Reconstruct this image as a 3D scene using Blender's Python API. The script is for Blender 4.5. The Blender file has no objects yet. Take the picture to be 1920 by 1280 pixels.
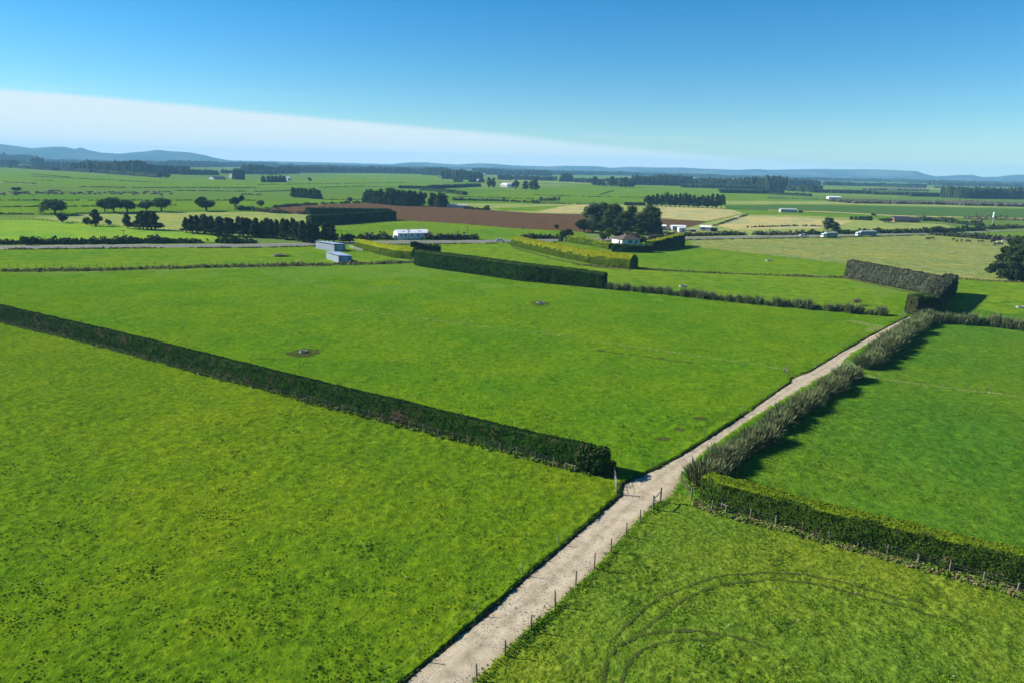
import bpy, math, numpy as np
from mathutils import Vector, Matrix, Euler
sc = bpy.context.scene
C = sc.collection
rng = np.random.default_rng(11)
R = math.radians

# ------------------------------------------------------------------ camera
CAM_H = 40.0
PITCH, ROLL, FPX = R(14.33), R(1.37), 1280.0
cr, sr = math.cos(ROLL), math.sin(ROLL)
FW = np.array([0, math.cos(PITCH), -math.sin(PITCH)])
U0 = np.array([0, math.sin(PITCH), math.cos(PITCH)]); R0 = np.array([1., 0, 0])
RT = R0*cr + U0*sr; UP = -R0*sr + U0*cr
cam_d = bpy.data.cameras.new('camera'); cam = bpy.data.objects.new('camera', cam_d); C.objects.link(cam)
cam_d.sensor_width = 36; cam_d.lens = 24; cam_d.clip_start = 0.5; cam_d.clip_end = 90000
M = Matrix(((RT[0], UP[0], -FW[0], 0), (RT[1], UP[1], -FW[1], 0), (RT[2], UP[2], -FW[2], CAM_H), (0, 0, 0, 1)))
cam.matrix_world = M
sc.camera = cam

# ------------------------------------------------------------------ world, sun, exposure
SUN_EL, SUN_AZ = R(31), R(170.5)            # azimuth counted from +X towards +Y
w = bpy.data.worlds.new('World'); sc.world = w; w.use_nodes = True
nt = w.node_tree; nt.nodes.clear()
def nn(t, typ, **k):
    n = t.nodes.new(typ)
    for a, b in k.items():
        if a == 'inp':
            for i, v in b.items(): n.inputs[i].default_value = v
        else: setattr(n, a, b)
    return n
out = nn(nt, 'ShaderNodeOutputWorld'); bg = nn(nt, 'ShaderNodeBackground', inp={1: 0.057})
sky = nn(nt, 'ShaderNodeTexSky', sky_type='NISHITA', sun_disc=False, sun_elevation=SUN_EL,
         sun_rotation=R(90) - SUN_AZ, altitude=50, air_density=1.0, dust_density=0.0, ozone_density=2.2)
hs = nn(nt, 'ShaderNodeHueSaturation', inp={0: 0.5, 1: 1.3, 2: 1.0})
tc = nn(nt, 'ShaderNodeTexCoord')
# bank of thin high cloud: everything below a slanting plane through the eye
def unproj_dir(x, y):
    d = FW*FPX + RT*(x-960) + UP*(640-y); return d/np.linalg.norm(d)
dA, dB = unproj_dir(0, 163), unproj_dir(1440, 300)
nrm = np.cross(dA, dB); nrm /= np.linalg.norm(nrm)
if nrm[2] > 0: nrm = -nrm
dot = nn(nt, 'ShaderNodeVectorMath', operation='DOT_PRODUCT'); dot.inputs[1].default_value = tuple(nrm)
ns = nn(nt, 'ShaderNodeTexNoise', inp={'Scale': 3.0, 'Detail': 6.0, 'Roughness': 0.55})
mp = nn(nt, 'ShaderNodeMapping'); mp.inputs['Scale'].default_value = (0.8, 1.2, 9.0)
ma = nn(nt, 'ShaderNodeMath', operation='MULTIPLY_ADD'); ma.inputs[1].default_value = 0.012
ad = nn(nt, 'ShaderNodeMath', operation='ADD'); ad.inputs[1].default_value = -0.0055
mr = nn(nt, 'ShaderNodeMapRange', interpolation_type='SMOOTHSTEP', inp={1: -0.002, 2: 0.007, 3: 0.0, 4: 0.93})
mx = nn(nt, 'ShaderNodeMix', data_type='RGBA')
mx.inputs[7].default_value = (6.35, 7.15, 7.4, 1)
L = nt.links.new
L(tc.outputs['Generated'], dot.inputs[0]); L(tc.outputs['Generated'], mp.inputs[0]); L(mp.outputs[0], ns.inputs['Vector'])
L(ns.outputs[0], ma.inputs[0]); L(dot.outputs['Value'], ma.inputs[2]); L(ma.outputs[0], ad.inputs[0]); L(ad.outputs[0], mr.inputs[0])
# the bank thins out toward its right-hand end
sep = nn(nt, 'ShaderNodeSeparateXYZ'); L(tc.outputs['Generated'], sep.inputs[0])
mr2 = nn(nt, 'ShaderNodeMapRange', inp={1: -0.2, 2: 0.5, 3: 1.0, 4: 0.55}); L(sep.outputs[0], mr2.inputs[0])
ns2 = nn(nt, 'ShaderNodeTexNoise', inp={'Scale': 5.0, 'Detail': 5.0, 'Roughness': 0.6}); mp2 = nn(nt, 'ShaderNodeMapping'); mp2.inputs['Scale'].default_value = (1.0, 0.5, 14.0); mp2.inputs['Rotation'].default_value = (0, 0.09, 0)
L(tc.outputs['Generated'], mp2.inputs[0]); L(mp2.outputs[0], ns2.inputs['Vector'])
st1 = nn(nt, 'ShaderNodeMapRange', interpolation_type='SMOOTHSTEP', inp={1: 0.50, 2: 0.72, 3: 0.0, 4: 0.25}); L(ns2.outputs[0], st1.inputs[0])
st2 = nn(nt, 'ShaderNodeMapRange', interpolation_type='SMOOTHSTEP', inp={1: -0.035, 2: 0.0, 3: 0.0, 4: 1.0}); L(dot.outputs['Value'], st2.inputs[0])
st3 = nn(nt, 'ShaderNodeMath', operation='MULTIPLY'); L(st1.outputs[0], st3.inputs[0]); L(st2.outputs[0], st3.inputs[1])
st4 = nn(nt, 'ShaderNodeMath', operation='MAXIMUM'); L(st3.outputs[0], st4.inputs[0]); L(mr.outputs[0], st4.inputs[1])
mu = nn(nt, 'ShaderNodeMath', operation='MULTIPLY'); L(st4.outputs[0], mu.inputs[0]); L(mr2.outputs[0], mu.inputs[1])
tn = nn(nt, 'ShaderNodeMix', data_type='RGBA', blend_type='MULTIPLY'); tn.inputs[0].default_value = 1; tn.inputs[7].default_value = (0.70, 0.89, 1.03, 1)
L(sky.outputs[0], tn.inputs[6]); L(tn.outputs[2], hs.inputs['Color']); L(hs.outputs[0], mx.inputs[6]); L(mu.outputs[0], mx.inputs[0])
L(mx.outputs[2], bg.inputs[0]); L(bg.outputs[0], out.inputs[0])

sd = bpy.data.lights.new('sun', 'SUN'); sd.energy = 5.0; sd.angle = R(0.53); sd.color = (1.0, 0.95, 0.86)
sun = bpy.data.objects.new('sun', sd); C.objects.link(sun)
sv = Vector((math.cos(SUN_EL)*math.cos(SUN_AZ), math.cos(SUN_EL)*math.sin(SUN_AZ), math.sin(SUN_EL)))
sun.rotation_euler = sv.to_track_quat('Z', 'Y').to_euler(); sun.location = (0, 0, 200)
sc.view_settings.view_transform = 'Standard'; sc.view_settings.look = 'None'
sc.view_settings.gamma = 1; sc.view_settings.use_curve_mapping = False
sc.view_settings.exposure = 1.17
sc.cycles.volume_bounces = 0; sc.cycles.max_bounces = 6; sc.cycles.transparent_max_bounces = 8

# ------------------------------------------------------------------ helpers
def G(x, y, z=0.):
    """where the sight line through a photo pixel meets the plain"""
    d = FW*FPX + RT*(x-960) + UP*(640-y)
    t = (z-CAM_H)/d[2]; return d*t + np.array([0, 0, CAM_H])
def PX(p):
    q = np.array(p, float) - [0, 0, CAM_H]; d = q @ FW
    return 960 + FPX*(q @ RT)/d, 640 - FPX*(q @ UP)/d
def HT(x, yb, yt):
    b = G(x, yb); lo, hi = 0, 400
    for _ in range(40):
        m = (lo+hi)/2
        if PX([b[0], b[1], m])[1] > yt: lo = m
        else: hi = m
    return lo
def PPM(x, y):                                  # photo pixels per metre across at that spot
    return FPX/(np.dot(G(x, y)-[0, 0, CAM_H], FW))
def _h(ix, iy, s):
    n = (ix.astype(np.int64)*374761393 + iy.astype(np.int64)*668265263 + s*1442695041) & 0x7fffffff
    n = ((n ^ (n >> 13))*1274126177) & 0x7fffffff
    return ((n ^ (n >> 16)) & 0xffff)/65535.
def vnoise(x, y, s=0):
    x = np.asarray(x, float); y = np.asarray(y, float)
    ix, iy = np.floor(x), np.floor(y); fx, fy = x-ix, y-iy
    fx = fx*fx*(3-2*fx); fy = fy*fy*(3-2*fy)
    a = _h(ix, iy, s); b = _h(ix+1, iy, s); c = _h(ix, iy+1, s); d = _h(ix+1, iy+1, s)
    return (a*(1-fx)+b*fx)*(1-fy) + (c*(1-fx)+d*fx)*fy
def inpoly(x, y, poly):
    poly = np.asarray(poly)[:, :2]; r = np.zeros(np.shape(x), bool); j = len(poly)-1
    for i in range(len(poly)):
        xi, yi = poly[i]; xj, yj = poly[j]
        r ^= ((yi > y) != (yj > y)) & (x < (xj-xi)*(y-yi)/(yj-yi+1e-12)+xi); j = i
    return r
def resample(pts, step):
    P = np.asarray(pts, float); s = np.r_[0, np.cumsum(np.linalg.norm(np.diff(P, axis=0), axis=1))]
    n = max(2, int(s[-1]/step)+1); t = np.linspace(0, s[-1], n)
    return np.stack([np.interp(t, s, P[:, k]) for k in range(P.shape[1])], 1)
def frames(P):
    T = np.gradient(P[:, :2], axis=0); T /= np.linalg.norm(T, axis=1)[:, None]+1e-9
    return T, np.stack([-T[:, 1], T[:, 0]], 1)   # tangent, left normal

def tag(o, label=None, cat=None, group=None, kind=None):
    if label: o['label'] = label
    if cat: o['category'] = cat
    if group: o['group'] = group
    if kind: o['kind'] = kind
    return o
def mk(name, V, F, mat, parent=None, smooth=False, mats=None, mi=None):
    me = bpy.data.meshes.new(name)
    V = np.asarray(V, float)
    me.from_pydata(V if len(V) < 1 else V.tolist() if not isinstance(F, np.ndarray) else V, [], F)
    for m in (mats or [mat]): me.materials.append(m)
    if mi is not None: me.polygons.foreach_set('material_index', np.asarray(mi, np.int32))
    if smooth: me.polygons.foreach_set('use_smooth', np.ones(len(me.polygons), bool))
    me.update()
    o = bpy.data.objects.new(name, me); C.objects.link(o)
    if parent: o.parent = parent
    return o
def mesh_only(name, V, F, mats, mi=None, smooth=False):
    o = mk(name, V, F, None, mats=mats, mi=mi, smooth=smooth); me = o.data
    bpy.data.objects.remove(o); return me
def link(name, me, parent=None):
    o = bpy.data.objects.new(name, me); C.objects.link(o)
    if parent: o.parent = parent
    return o
def empty(name, loc, rz=0, sca=None):
    o = bpy.data.objects.new(name, None); C.objects.link(o); o.location = tuple(loc); o.rotation_euler = (0, 0, rz)
    o.empty_display_size = 0.5
    if sca is not None: o.scale = sca
    return o
class MB:
    def __init__(s): s.v = []; s.f = []
    def add(s, V, F):
        n = len(s.v); s.v += [tuple(p) for p in V]; s.f += [tuple(i+n for i in q) for q in F]; return s
    def box(s, x0, x1, y0, y1, z0, z1):
        return s.add([(x0,y0,z0),(x1,y0,z0),(x1,y1,z0),(x0,y1,z0),(x0,y0,z1),(x1,y0,z1),(x1,y1,z1),(x0,y1,z1)],
                     [(0,3,2,1),(4,5,6,7),(0,1,5,4),(1,2,6,5),(2,3,7,6),(3,0,4,7)])
    def tube(s, a, b, r0, r1=None, n=6, cap=True):
        r1 = r0 if r1 is None else r1
        a, b = Vector(a), Vector(b); q = (b-a).to_track_quat('Z', 'Y'); V = []
        for p, r in ((a, r0), (b, r1)):
            for k in range(n):
                t = 2*math.pi*k/n; V.append(p + q @ Vector((r*math.cos(t), r*math.sin(t), 0)))
        F = [(k, (k+1) % n, n+(k+1) % n, n+k) for k in range(n)]
        if cap: F += [tuple(range(n-1, -1, -1)), tuple(range(n, 2*n))]
        return s.add(V, F)
    def build(s, name, mat, parent=None, smooth=False): return mk(name, s.v, s.f, mat, parent, smooth)
ONES = ['', 'first', 'second', 'third', 'fourth', 'fifth', 'sixth', 'seventh', 'eighth', 'ninth', 'tenth', 'eleventh', 'twelfth', 'thirteenth',
        'fourteenth', 'fifteenth', 'sixteenth', 'seventeenth', 'eighteenth', 'nineteenth']
TENS = {2: 'twent', 3: 'thirt', 4: 'fort', 5: 'fift', 6: 'sixt', 7: 'sevent', 8: 'eight', 9: 'ninet'}
def ordn(n):
    if n < 20: return ONES[n]
    t, o = divmod(n, 10)
    return TENS[t]+'ieth' if o == 0 else TENS[t]+'y-'+ONES[o]

# ------------------------------------------------------------------ materials
def newmat(name):
    m = bpy.data.materials.new(name); m.use_nodes = True; t = m.node_tree; t.nodes.clear()
    o = nn(t, 'ShaderNodeOutputMaterial'); return m, t, o
def noise(t, vec, scale, detail=3, rough=0.55):
    n = nn(t, 'ShaderNodeTexNoise', inp={'Scale': scale, 'Detail': detail, 'Roughness': rough}); t.links.new(vec, n.inputs['Vector']); return n.outputs[0]
def ramp(t, fac, stops):
    n = nn(t, 'ShaderNodeValToRGB'); e = n.color_ramp.elements
    while len(e) > 1: e.remove(e[-1])
    for i, (p, c) in enumerate(stops):
        if i == 0: e[0].position = p; x = e[0]
        else: x = e.new(p)
        x.color = (*c, 1) if len(c) == 3 else c
    t.links.new(fac, n.inputs[0]); return n.outputs[0]
def mixc(t, fac, a, b, mode='MIX'):
    n = nn(t, 'ShaderNodeMix', data_type='RGBA', blend_type=mode)
    for i, v in ((0, fac), (6, a), (7, b)):
        if isinstance(v, (int, float)): n.inputs[i].default_value = v
        elif isinstance(v, tuple): n.inputs[i].default_value = (*v, 1)
        else: t.links.new(v, n.inputs[i])
    return n.outputs[2]
def posvec(t): return nn(t, 'ShaderNodeNewGeometry').outputs['Position']
def diff(t, o, col, rough=0.9, bump=None, bstr=0.5, bdist=0.1, spec=0.1):
    p = nn(t, 'ShaderNodeBsdfPrincipled', inp={'Roughness': rough, 'Specular IOR Level': spec})
    if isinstance(col, tuple): p.inputs[0].default_value = (*col, 1)
    else: t.links.new(mixc(t, 1.0, col, (.83, .83, .83), 'MULTIPLY'), p.inputs[0])
    if bump is not None:
        b = nn(t, 'ShaderNodeBump', inp={'Strength': bstr, 'Distance': bdist}); t.links.new(bump, b.inputs['Height']); t.links.new(b.outputs[0], p.inputs['Normal'])
    t.links.new(p.outputs[0], o.inputs[0]); return p
def mat_plain(name, col, rough=0.8, spec=0.2, var=0.15, scale=1.5, metal=0.0):
    m, t, o = newmat(name); v = posvec(t)
    n = noise(t, v, scale, 4)
    c = ramp(t, n, [(0.3, tuple(x*(1-var) for x in col)), (0.7, tuple(min(1, x*(1+var)) for x in col))])
    p = diff(t, o, c, rough, n, 0.2, 0.01, spec); p.inputs['Metallic'].default_value = metal; return m
def mat_grass(name, dark, mid, light, fine=2.2, clump=0.55, bdist=0.22, tint=None, stripes=None, weed=0.0, big=0.035):
    """pasture: blades and tussocks in relief, patches of older and fresher growth"""
    m, t, o = newmat(name); v = posvec(t)
    n1 = noise(t, v, fine, 5, 0.7); n2 = noise(t, v, clump, 4, 0.6); n3 = noise(t, v, big, 4, 0.6); n4 = noise(t, v, 0.16, 3, 0.6)
    a = nn(t, 'ShaderNodeMath', operation='MULTIPLY_ADD'); a.inputs[1].default_value = 0.5; t.links.new(n1, a.inputs[0])
    b = nn(t, 'ShaderNodeMath', operation='MULTIPLY'); b.inputs[1].default_value = 0.5; t.links.new(n2, b.inputs[0]); t.links.new(b.outputs[0], a.inputs[2])
    c = ramp(t, a.outputs[0], [(0.36, dark), (0.5, mid), (0.63, light)])
    pz = ramp(t, n4, [(0.35, (0.86, 0.93, 0.9)), (0.65, (1.12, 1.05, 0.95))])
    c = mixc(t, 1.0, c, pz, 'MULTIPLY')
    bz = ramp(t, n3, [(0.35, (0.80, 0.93, 1.0)), (0.65, (1.22, 1.07, 0.9))])
    c = mixc(t, 1.0, c, bz, 'MULTIPLY')
    if weed:
        vw = nn(t, 'ShaderNodeTexVoronoi', inp={'Scale': 0.9}); t.links.new(v, vw.inputs['Vector'])
        wk = ramp(t, vw.outputs['Distance'], [(0.10, (1, 1, 1)), (0.26, (0, 0, 0))])
        wm = nn(t, 'ShaderNodeMath', operation='MULTIPLY'); wm.inputs[1].default_value = weed; t.links.new(wk, wm.inputs[0])
        c = mixc(t, wm.outputs[0], c, tuple(x*0.55 for x in dark))
    if stripes:
        d = nn(t, 'ShaderNodeVectorMath', operation='DOT_PRODUCT'); d.inputs[1].default_value = (*stripes[:2], 0); t.links.new(v, d.inputs[0])
        x = nn(t, 'ShaderNodeMath', operation='MULTIPLY_ADD'); t.links.new(n3, x.inputs[0]); x.inputs[1].default_value = 60; t.links.new(d.outputs['Value'], x.inputs[2])
        s = nn(t, 'ShaderNodeMath', operation='SINE'); t.links.new(x.outputs[0], s.inputs[0])
        k = ramp(t, s.outputs[0], [(0.3, (0, 0, 0)), (1.0, (1, 1, 1))])
        k2 = nn(t, 'ShaderNodeMath', operation='MULTIPLY'); t.links.new(k, k2.inputs[0]); t.links.new(n4, k2.inputs[1])
        c = mixc(t, k2.outputs[0], c, stripes[2])
    diff(t, o, c, 1.0, a.outputs[0], 1.0, bdist, 0.0)
    return m
def mat_leaf(name, dark, light, transl=0.25, scale=0.7, rough=0.85, brown=None, bamt=0.0, spec=0.02):
    m, t, o = newmat(name); v = posvec(t)
    oi = nn(t, 'ShaderNodeObjectInfo')
    n = noise(t, v, scale, 5, 0.7)
    c = ramp(t, n, [(0.32, dark), (0.68, light)])
    rv = nn(t, 'ShaderNodeMapRange', inp={1: 0, 2: 1, 3: 0.82, 4: 1.18}); t.links.new(oi.outputs['Random'], rv.inputs[0])
    h = nn(t, 'ShaderNodeHueSaturation'); t.links.new(rv.outputs[0], h.inputs['Value']); t.links.new(c, h.inputs['Color'])
    c = h.outputs[0]
    if brown:
        nb = noise(t, v, 0.33, 5, 0.75); k = ramp(t, nb, [(0.60-bamt*0.1, (0, 0, 0)), (0.66, (1, 1, 1))])
        c = mixc(t, k, c, brown)
    c = mixc(t, 1.0, c, (.83, .83, .78), 'MULTIPLY')
    p = nn(t, 'ShaderNodeBsdfPrincipled', inp={'Roughness': rough, 'Specular IOR Level': spec}); t.links.new(c, p.inputs[0])
    tr = nn(t, 'ShaderNodeBsdfTranslucent'); t.links.new(c, tr.inputs[0])
    ms = nn(t, 'ShaderNodeMixShader', inp={0: transl}); t.links.new(p.outputs[0], ms.inputs[1]); t.links.new(tr.outputs[0], ms.inputs[2])
    t.links.new(ms.outputs[0], o.inputs[0]); return m

gA = mat_grass('pasture_grass_front', (0.048, 0.104, 0.005), (0.097, 0.174, 0.007), (0.178, 0.258, 0.010), fine=3.2, clump=1.0, weed=0.12, bdist=.36)
gB = mat_grass('pasture_grass_centre', (0.048, 0.115, 0.005), (0.088, 0.182, 0.007), (0.14, 0.245, 0.010), clump=0.8, weed=0.08, bdist=.36)
gC = mat_grass('pasture_grass_rough', (0.055, 0.105, 0.009), (0.112, 0.177, 0.014), (0.19, 0.255, 0.030), clump=1.1, weed=0.12, bdist=.36)
gD = mat_grass('pasture_grass_right', (0.038, 0.098, 0.008), (0.070, 0.160, 0.012), (0.115, 0.215, 0.018), clump=0.8, weed=0.08, bdist=.36)
gM = mat_grass('pasture_grass_beyond', (0.060, 0.130, 0.008), (0.105, 0.195, 0.012), (0.155, 0.25, 0.020), fine=0.8, clump=0.25, bdist=0.3, big=0.02)
gLight = mat_grass('young_grass', (0.13, 0.24, 0.02), (0.17, 0.29, 0.03), (0.20, 0.32, 0.04), fine=0.5, clump=0.15, bdist=0.05)
gPale = mat_grass('dry_pasture', (0.17, 0.22, 0.05), (0.22, 0.27, 0.08), (0.29, 0.31, 0.12), fine=0.5, clump=0.15, bdist=0.1)
gStraw = mat_grass('straw_pasture', (0.26, 0.26, 0.10), (0.36, 0.33, 0.15), (0.44, 0.38, 0.20), fine=0.5, clump=0.08, bdist=0.1)
gOlive = mat_grass('mown_pasture', (0.12, 0.16, 0.035), (0.17, 0.21, 0.055), (0.22, 0.25, 0.08), fine=0.5, clump=0.2, bdist=0.15, stripes=(0.42, 0.75, (0.31, 0.31, 0.14)))
gDeep = mat_grass('deep_green_crop', (0.045, 0.10, 0.022), (0.06, 0.125, 0.028), (0.078, 0.145, 0.034), fine=0.5, clump=0.1, bdist=0.05)

def mat_far():
    m, t, o = newmat('farmland_patchwork'); v = posvec(t)
    mpn = nn(t, 'ShaderNodeMapping'); mpn.inputs['Scale'].default_value = (0.0028, 0.0042, 0); mpn.inputs['Rotation'].default_value = (0, 0, 0.35)
    t.links.new(v, mpn.inputs[0])
    vo = nn(t, 'ShaderNodeTexVoronoi', feature='F1', distance='CHEBYCHEV', inp={'Scale': 1.0, 'Randomness': 0.75}); t.links.new(mpn.outputs[0], vo.inputs['Vector'])
    s = nn(t, 'ShaderNodeSeparateColor'); t.links.new(vo.outputs['Color'], s.inputs[0])
    c = ramp(t, s.outputs[0], [(0.0, (0.075, 0.165, 0.014)), (0.3, (0.10, 0.19, 0.018)), (0.55, (0.13, 0.20, 0.03)), (0.8, (0.080, 0.155, 0.025)), (0.97, (0.20, 0.23, 0.08))])
    n = noise(t, v, 0.02, 6, 0.7); k = ramp(t, n, [(0.3, (0.85, 0.9, 0.9)), (0.7, (1.15, 1.08, 1.0))])
    c = mixc(t, 1.0, c, k, 'MULTIPLY')
    diff(t, o, c, 1.0, noise(t, v, 0.3, 4), 1.0, 0.6, 0.0); return m
gFar = mat_far()
def mat_gravel():
    m, t, o = newmat('lane_gravel'); v = posvec(t)
    n1 = noise(t, v, 9, 5, 0.75); n2 = noise(t, v, 0.6, 5, 0.65)
    c = ramp(t, n1, [(0.3, (0.29, 0.24, 0.165)), (0.5, (0.43, 0.365, 0.258)), (0.7, (0.53, 0.455, 0.335))])
    k = ramp(t, n2, [(0.32, (0.72, 0.70, 0.66)), (0.6, (1.06, 1.05, 1.04))])
    c = mixc(t, 1.0, c, k, 'MULTIPLY')
    at = nn(t, 'ShaderNodeAttribute', attribute_name='across'); wob = nn(t, 'ShaderNodeMath', operation='MULTIPLY_ADD'); wob.inputs[1].default_value = 0.16
    t.links.new(noise(t, v, 0.35, 3), wob.inputs[0]); t.links.new(at.outputs['Fac'], wob.inputs[2])
    rt = ramp(t, wob.outputs[0], [(0.10, (0.74, 0.72, 0.60)), (0.22, (0.92, 0.91, 0.88)), (0.34, (1.12, 1.12, 1.12)), (0.44, (1.08, 1.08, 1.08)), (0.56, (0.84, 0.84, 0.79)), (0.68, (1.1, 1.1, 1.1)), (0.80, (1.1, 1.1, 1.1)), (0.93, (0.88, 0.87, 0.80)), (1.0, (0.60, 0.62, 0.42))])
    c = mixc(t, 0.8, c, rt, 'MULTIPLY')
    diff(t, o, c, 0.95, n1, 0.8, 0.04, 0.1); return m
gravel = mat_gravel()
def mat_soil(name, a, b, furrow=None, fs=1.0):
    m, t, o = newmat(name); v = posvec(t)
    n = noise(t, v, 0.12, 6, 0.7); c = ramp(t, n, [(0.3, a), (0.7, b)])
    hgt = noise(t, v, 1.5, 5)
    if furrow:
        d = nn(t, 'ShaderNodeVectorMath', operation='DOT_PRODUCT'); d.inputs[1].default_value = (*furrow, 0); t.links.new(v, d.inputs[0])
        s = nn(t, 'ShaderNodeMath', operation='SINE'); t.links.new(d.outputs['Value'], s.inputs[0])
        k = ramp(t, s.outputs[0], [(0.0, (0.85, 0.85, 0.85)), (1.0, (1.12, 1.12, 1.12))]); c = mixc(t, 1.0, c, k, 'MULTIPLY')
    diff(t, o, c, 1.0, hgt, 0.8, 0.15, 0.0); return m
ploughed = mat_soil('ploughed_earth', (0.078, 0.044, 0.021), (0.135, 0.080, 0.040), (0.25, 1.1))
mud = mat_soil('wet_mud', (0.03, 0.028, 0.014), (0.07, 0.06, 0.03))
asphalt = mat_plain('chip_seal', (0.15, 0.15, 0.145), 0.9, 0.1, 0.12, 0.5)
shoulder = mat_soil('gravel_shoulder', (0.16, 0.19, 0.08), (0.30, 0.29, 0.19))
post_wood = mat_plain('weathered_timber', (0.16, 0.13, 0.10), 0.9, 0.05, 0.3, 4)
pale_wood = mat_plain('pale_timber', (0.17, 0.15, 0.12), 0.9, 0.05, 0.25, 4)
wire_m = mat_plain('galvanised_wire', (0.35, 0.35, 0.35), 0.6, 0.4, 0.05)
galv = mat_plain('galvanised_pipe', (0.35, 0.35, 0.34), 0.5, 0.5, 0.1)
concrete = mat_plain('concrete', (0.38, 0.37, 0.35), 0.9, 0.1, 0.2, 3)
water_m, _t, _o = newmat('trough_water'); diff(_t, _o, (0.02, 0.03, 0.03), 0.08, spec=0.5)
bark = mat_plain('bark', (0.10, 0.08, 0.065), 0.95, 0.05, 0.3, 2)
pale_bark = mat_plain('pale_bark', (0.24, 0.21, 0.18), 0.95, 0.05, 0.3, 2)
lf_hedgeA = mat_leaf('trimmed_hedge_leaf', (0.012, 0.04, 0.006), (0.035, 0.095, 0.010), 0.18, 1.2, brown=(0.10, 0.072, 0.05), bamt=0.75)
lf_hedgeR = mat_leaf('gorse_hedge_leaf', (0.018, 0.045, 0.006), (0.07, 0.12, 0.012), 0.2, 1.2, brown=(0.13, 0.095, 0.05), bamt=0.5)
lf_top = mat_leaf('sunlit_new_growth', (0.09, 0.16, 0.008), (0.19, 0.26, 0.012), 0.3, 1.5)  # brighter leaf for upward faces: sunlight put into the new growth's colour
lf_dark = mat_leaf('dark_hedge_leaf', (0.007, 0.026, 0.005), (0.022, 0.060, 0.008), 0.12, 0.8)
lf_gold = mat_leaf('golden_hedge_leaf', (0.045, 0.085, 0.005), (0.11, 0.165, 0.008), 0.25, 0.6)
lf_goldtop = mat_leaf('golden_hedge_top', (0.19, 0.24, 0.008), (0.32, 0.34, 0.012), 0.3, 0.6)  # yellower copy of the golden leaf, sun on the hedge top painted in
lf_grey = mat_leaf('grey_hedge_leaf', (0.018, 0.026, 0.014), (0.088, 0.098, 0.066), 0.12, 0.9)
lf_flax = mat_leaf('flax_blade', (0.042, 0.068, 0.016), (0.215, 0.25, 0.115), 0.2, 5.0, 0.6, spec=0.15)  # pale end of the ramp paints highlights on the blades
lf_block = mat_leaf('brownish_hedge_leaf', (0.015, 0.022, 0.008), (0.05, 0.055, 0.02), 0.1, 1.5)
lf_macro = mat_leaf('dark_foliage', (0.011, 0.028, 0.007), (0.056, 0.092, 0.020), 0.1, 0.35)
lf_pine = mat_leaf('pine_foliage', (0.014, 0.028, 0.010), (0.058, 0.080, 0.028), 0.1, 0.35)
lf_green = mat_leaf('green_foliage', (0.018, 0.045, 0.010), (0.06, 0.10, 0.022), 0.2, 0.3)
lf_euc = mat_leaf('grey_green_foliage', (0.035, 0.055, 0.022), (0.095, 0.12, 0.055), 0.2, 0.3)
lf_brown = mat_leaf('bare_twigs', (0.06, 0.05, 0.035), (0.14, 0.115, 0.085), 0.1, 0.4)
lf_bank = mat_leaf('rank_bank_grass', (0.10, 0.10, 0.035), (0.30, 0.26, 0.13), 0.2, 0.8, brown=(0.10, 0.07, 0.045), bamt=1.0)
lf_tuft = mat_leaf('tussock_blade', (0.06, 0.15, 0.008), (0.14, 0.26, 0.012), 0.35, 0.35)
lf_weed = mat_leaf('weed_leaf', (0.045, 0.11, 0.012), (0.095, 0.18, 0.025), 0.35, 0.8)
lf_ytuft = mat_leaf('yellow_grass_blade', (0.16, 0.25, 0.008), (0.27, 0.36, 0.02), 0.35, 0.5)
lf_far = mat_leaf('distant_wood', (0.012, 0.026, 0.012), (0.035, 0.052, 0.022), 0.0, 0.03)
lf_fargrey = mat_leaf('distant_bare_trees', (0.06, 0.06, 0.04), (0.12, 0.115, 0.085), 0.0, 0.05)

# ------------------------------------------------------------------ terrain
LANE_L = [(700,1330),(750,1280),(813,1230),(873,1178),(933,1127),(990,1075),(1057,1020),(1107,977),(1162,927),(1166,905),(1200,890),(1230,877),(1267,858),(1312,830),(1395,776),
          (1481,716),(1482,709),(1519,695),(1575,661),(1631,629),(1665,612),(1704,592)]
LANE_R = [(845,1330),(887,1280),(940,1227),(990,1177),(1037,1140),(1073,1103),(1113,1067),(1147,1027),(1193,977),(1223,947),(1250,932),(1271,909),(1275,890),(1320,845),
          (1410,783),(1500,727),(1575,686),(1590,665),(1650,633),(1714,596)]
laneL = np.array([G(*p) for p in LANE_L]); laneR = np.array([G(*p) for p in LANE_R])
lane_poly = np.vstack([laneL, laneR[::-1]])
hA0, hA1 = G(-60, 584), G(1140, 891)          # left hedge line
hR0, hR1 = G(1310, 938), G(2300, 1225)
def edge_d(x, y, pts):
    d = np.full(np.shape(x), 1e9)
    for a, b in zip(pts[:-1], pts[1:]):
        ab = b[:2]-a[:2]; t = np.clip(((x-a[0])*ab[0]+(y-a[1])*ab[1])/(ab@ab), 0, 1)
        d = np.minimum(d, np.hypot(x-a[0]-t*ab[0], y-a[1]-t*ab[1]))
    return d
def hgt(x, y):
    x = np.asarray(x, float); y = np.asarray(y, float)
    f = np.clip((300-y)/80, 0, 1)
    lump = np.clip(vnoise(x/.75+3*vnoise(x/4, y/4, 9), y/.6, 3)-.52, 0, 1)*np.clip(vnoise(x/11, y/11, 4)*2-.3, .25, 1)
    z = 0.26*(vnoise(x/9, y/9, 1)-.5) + 0.16*(vnoise(x/2.1, y/2.1, 2)-.5) + 0.12*(vnoise(x/1.1, y/1.1, 12)-.5) + 0.34*lump + 0.05*(vnoise(x/.42, y/.42, 6)-.5)
    return z*f
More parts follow.
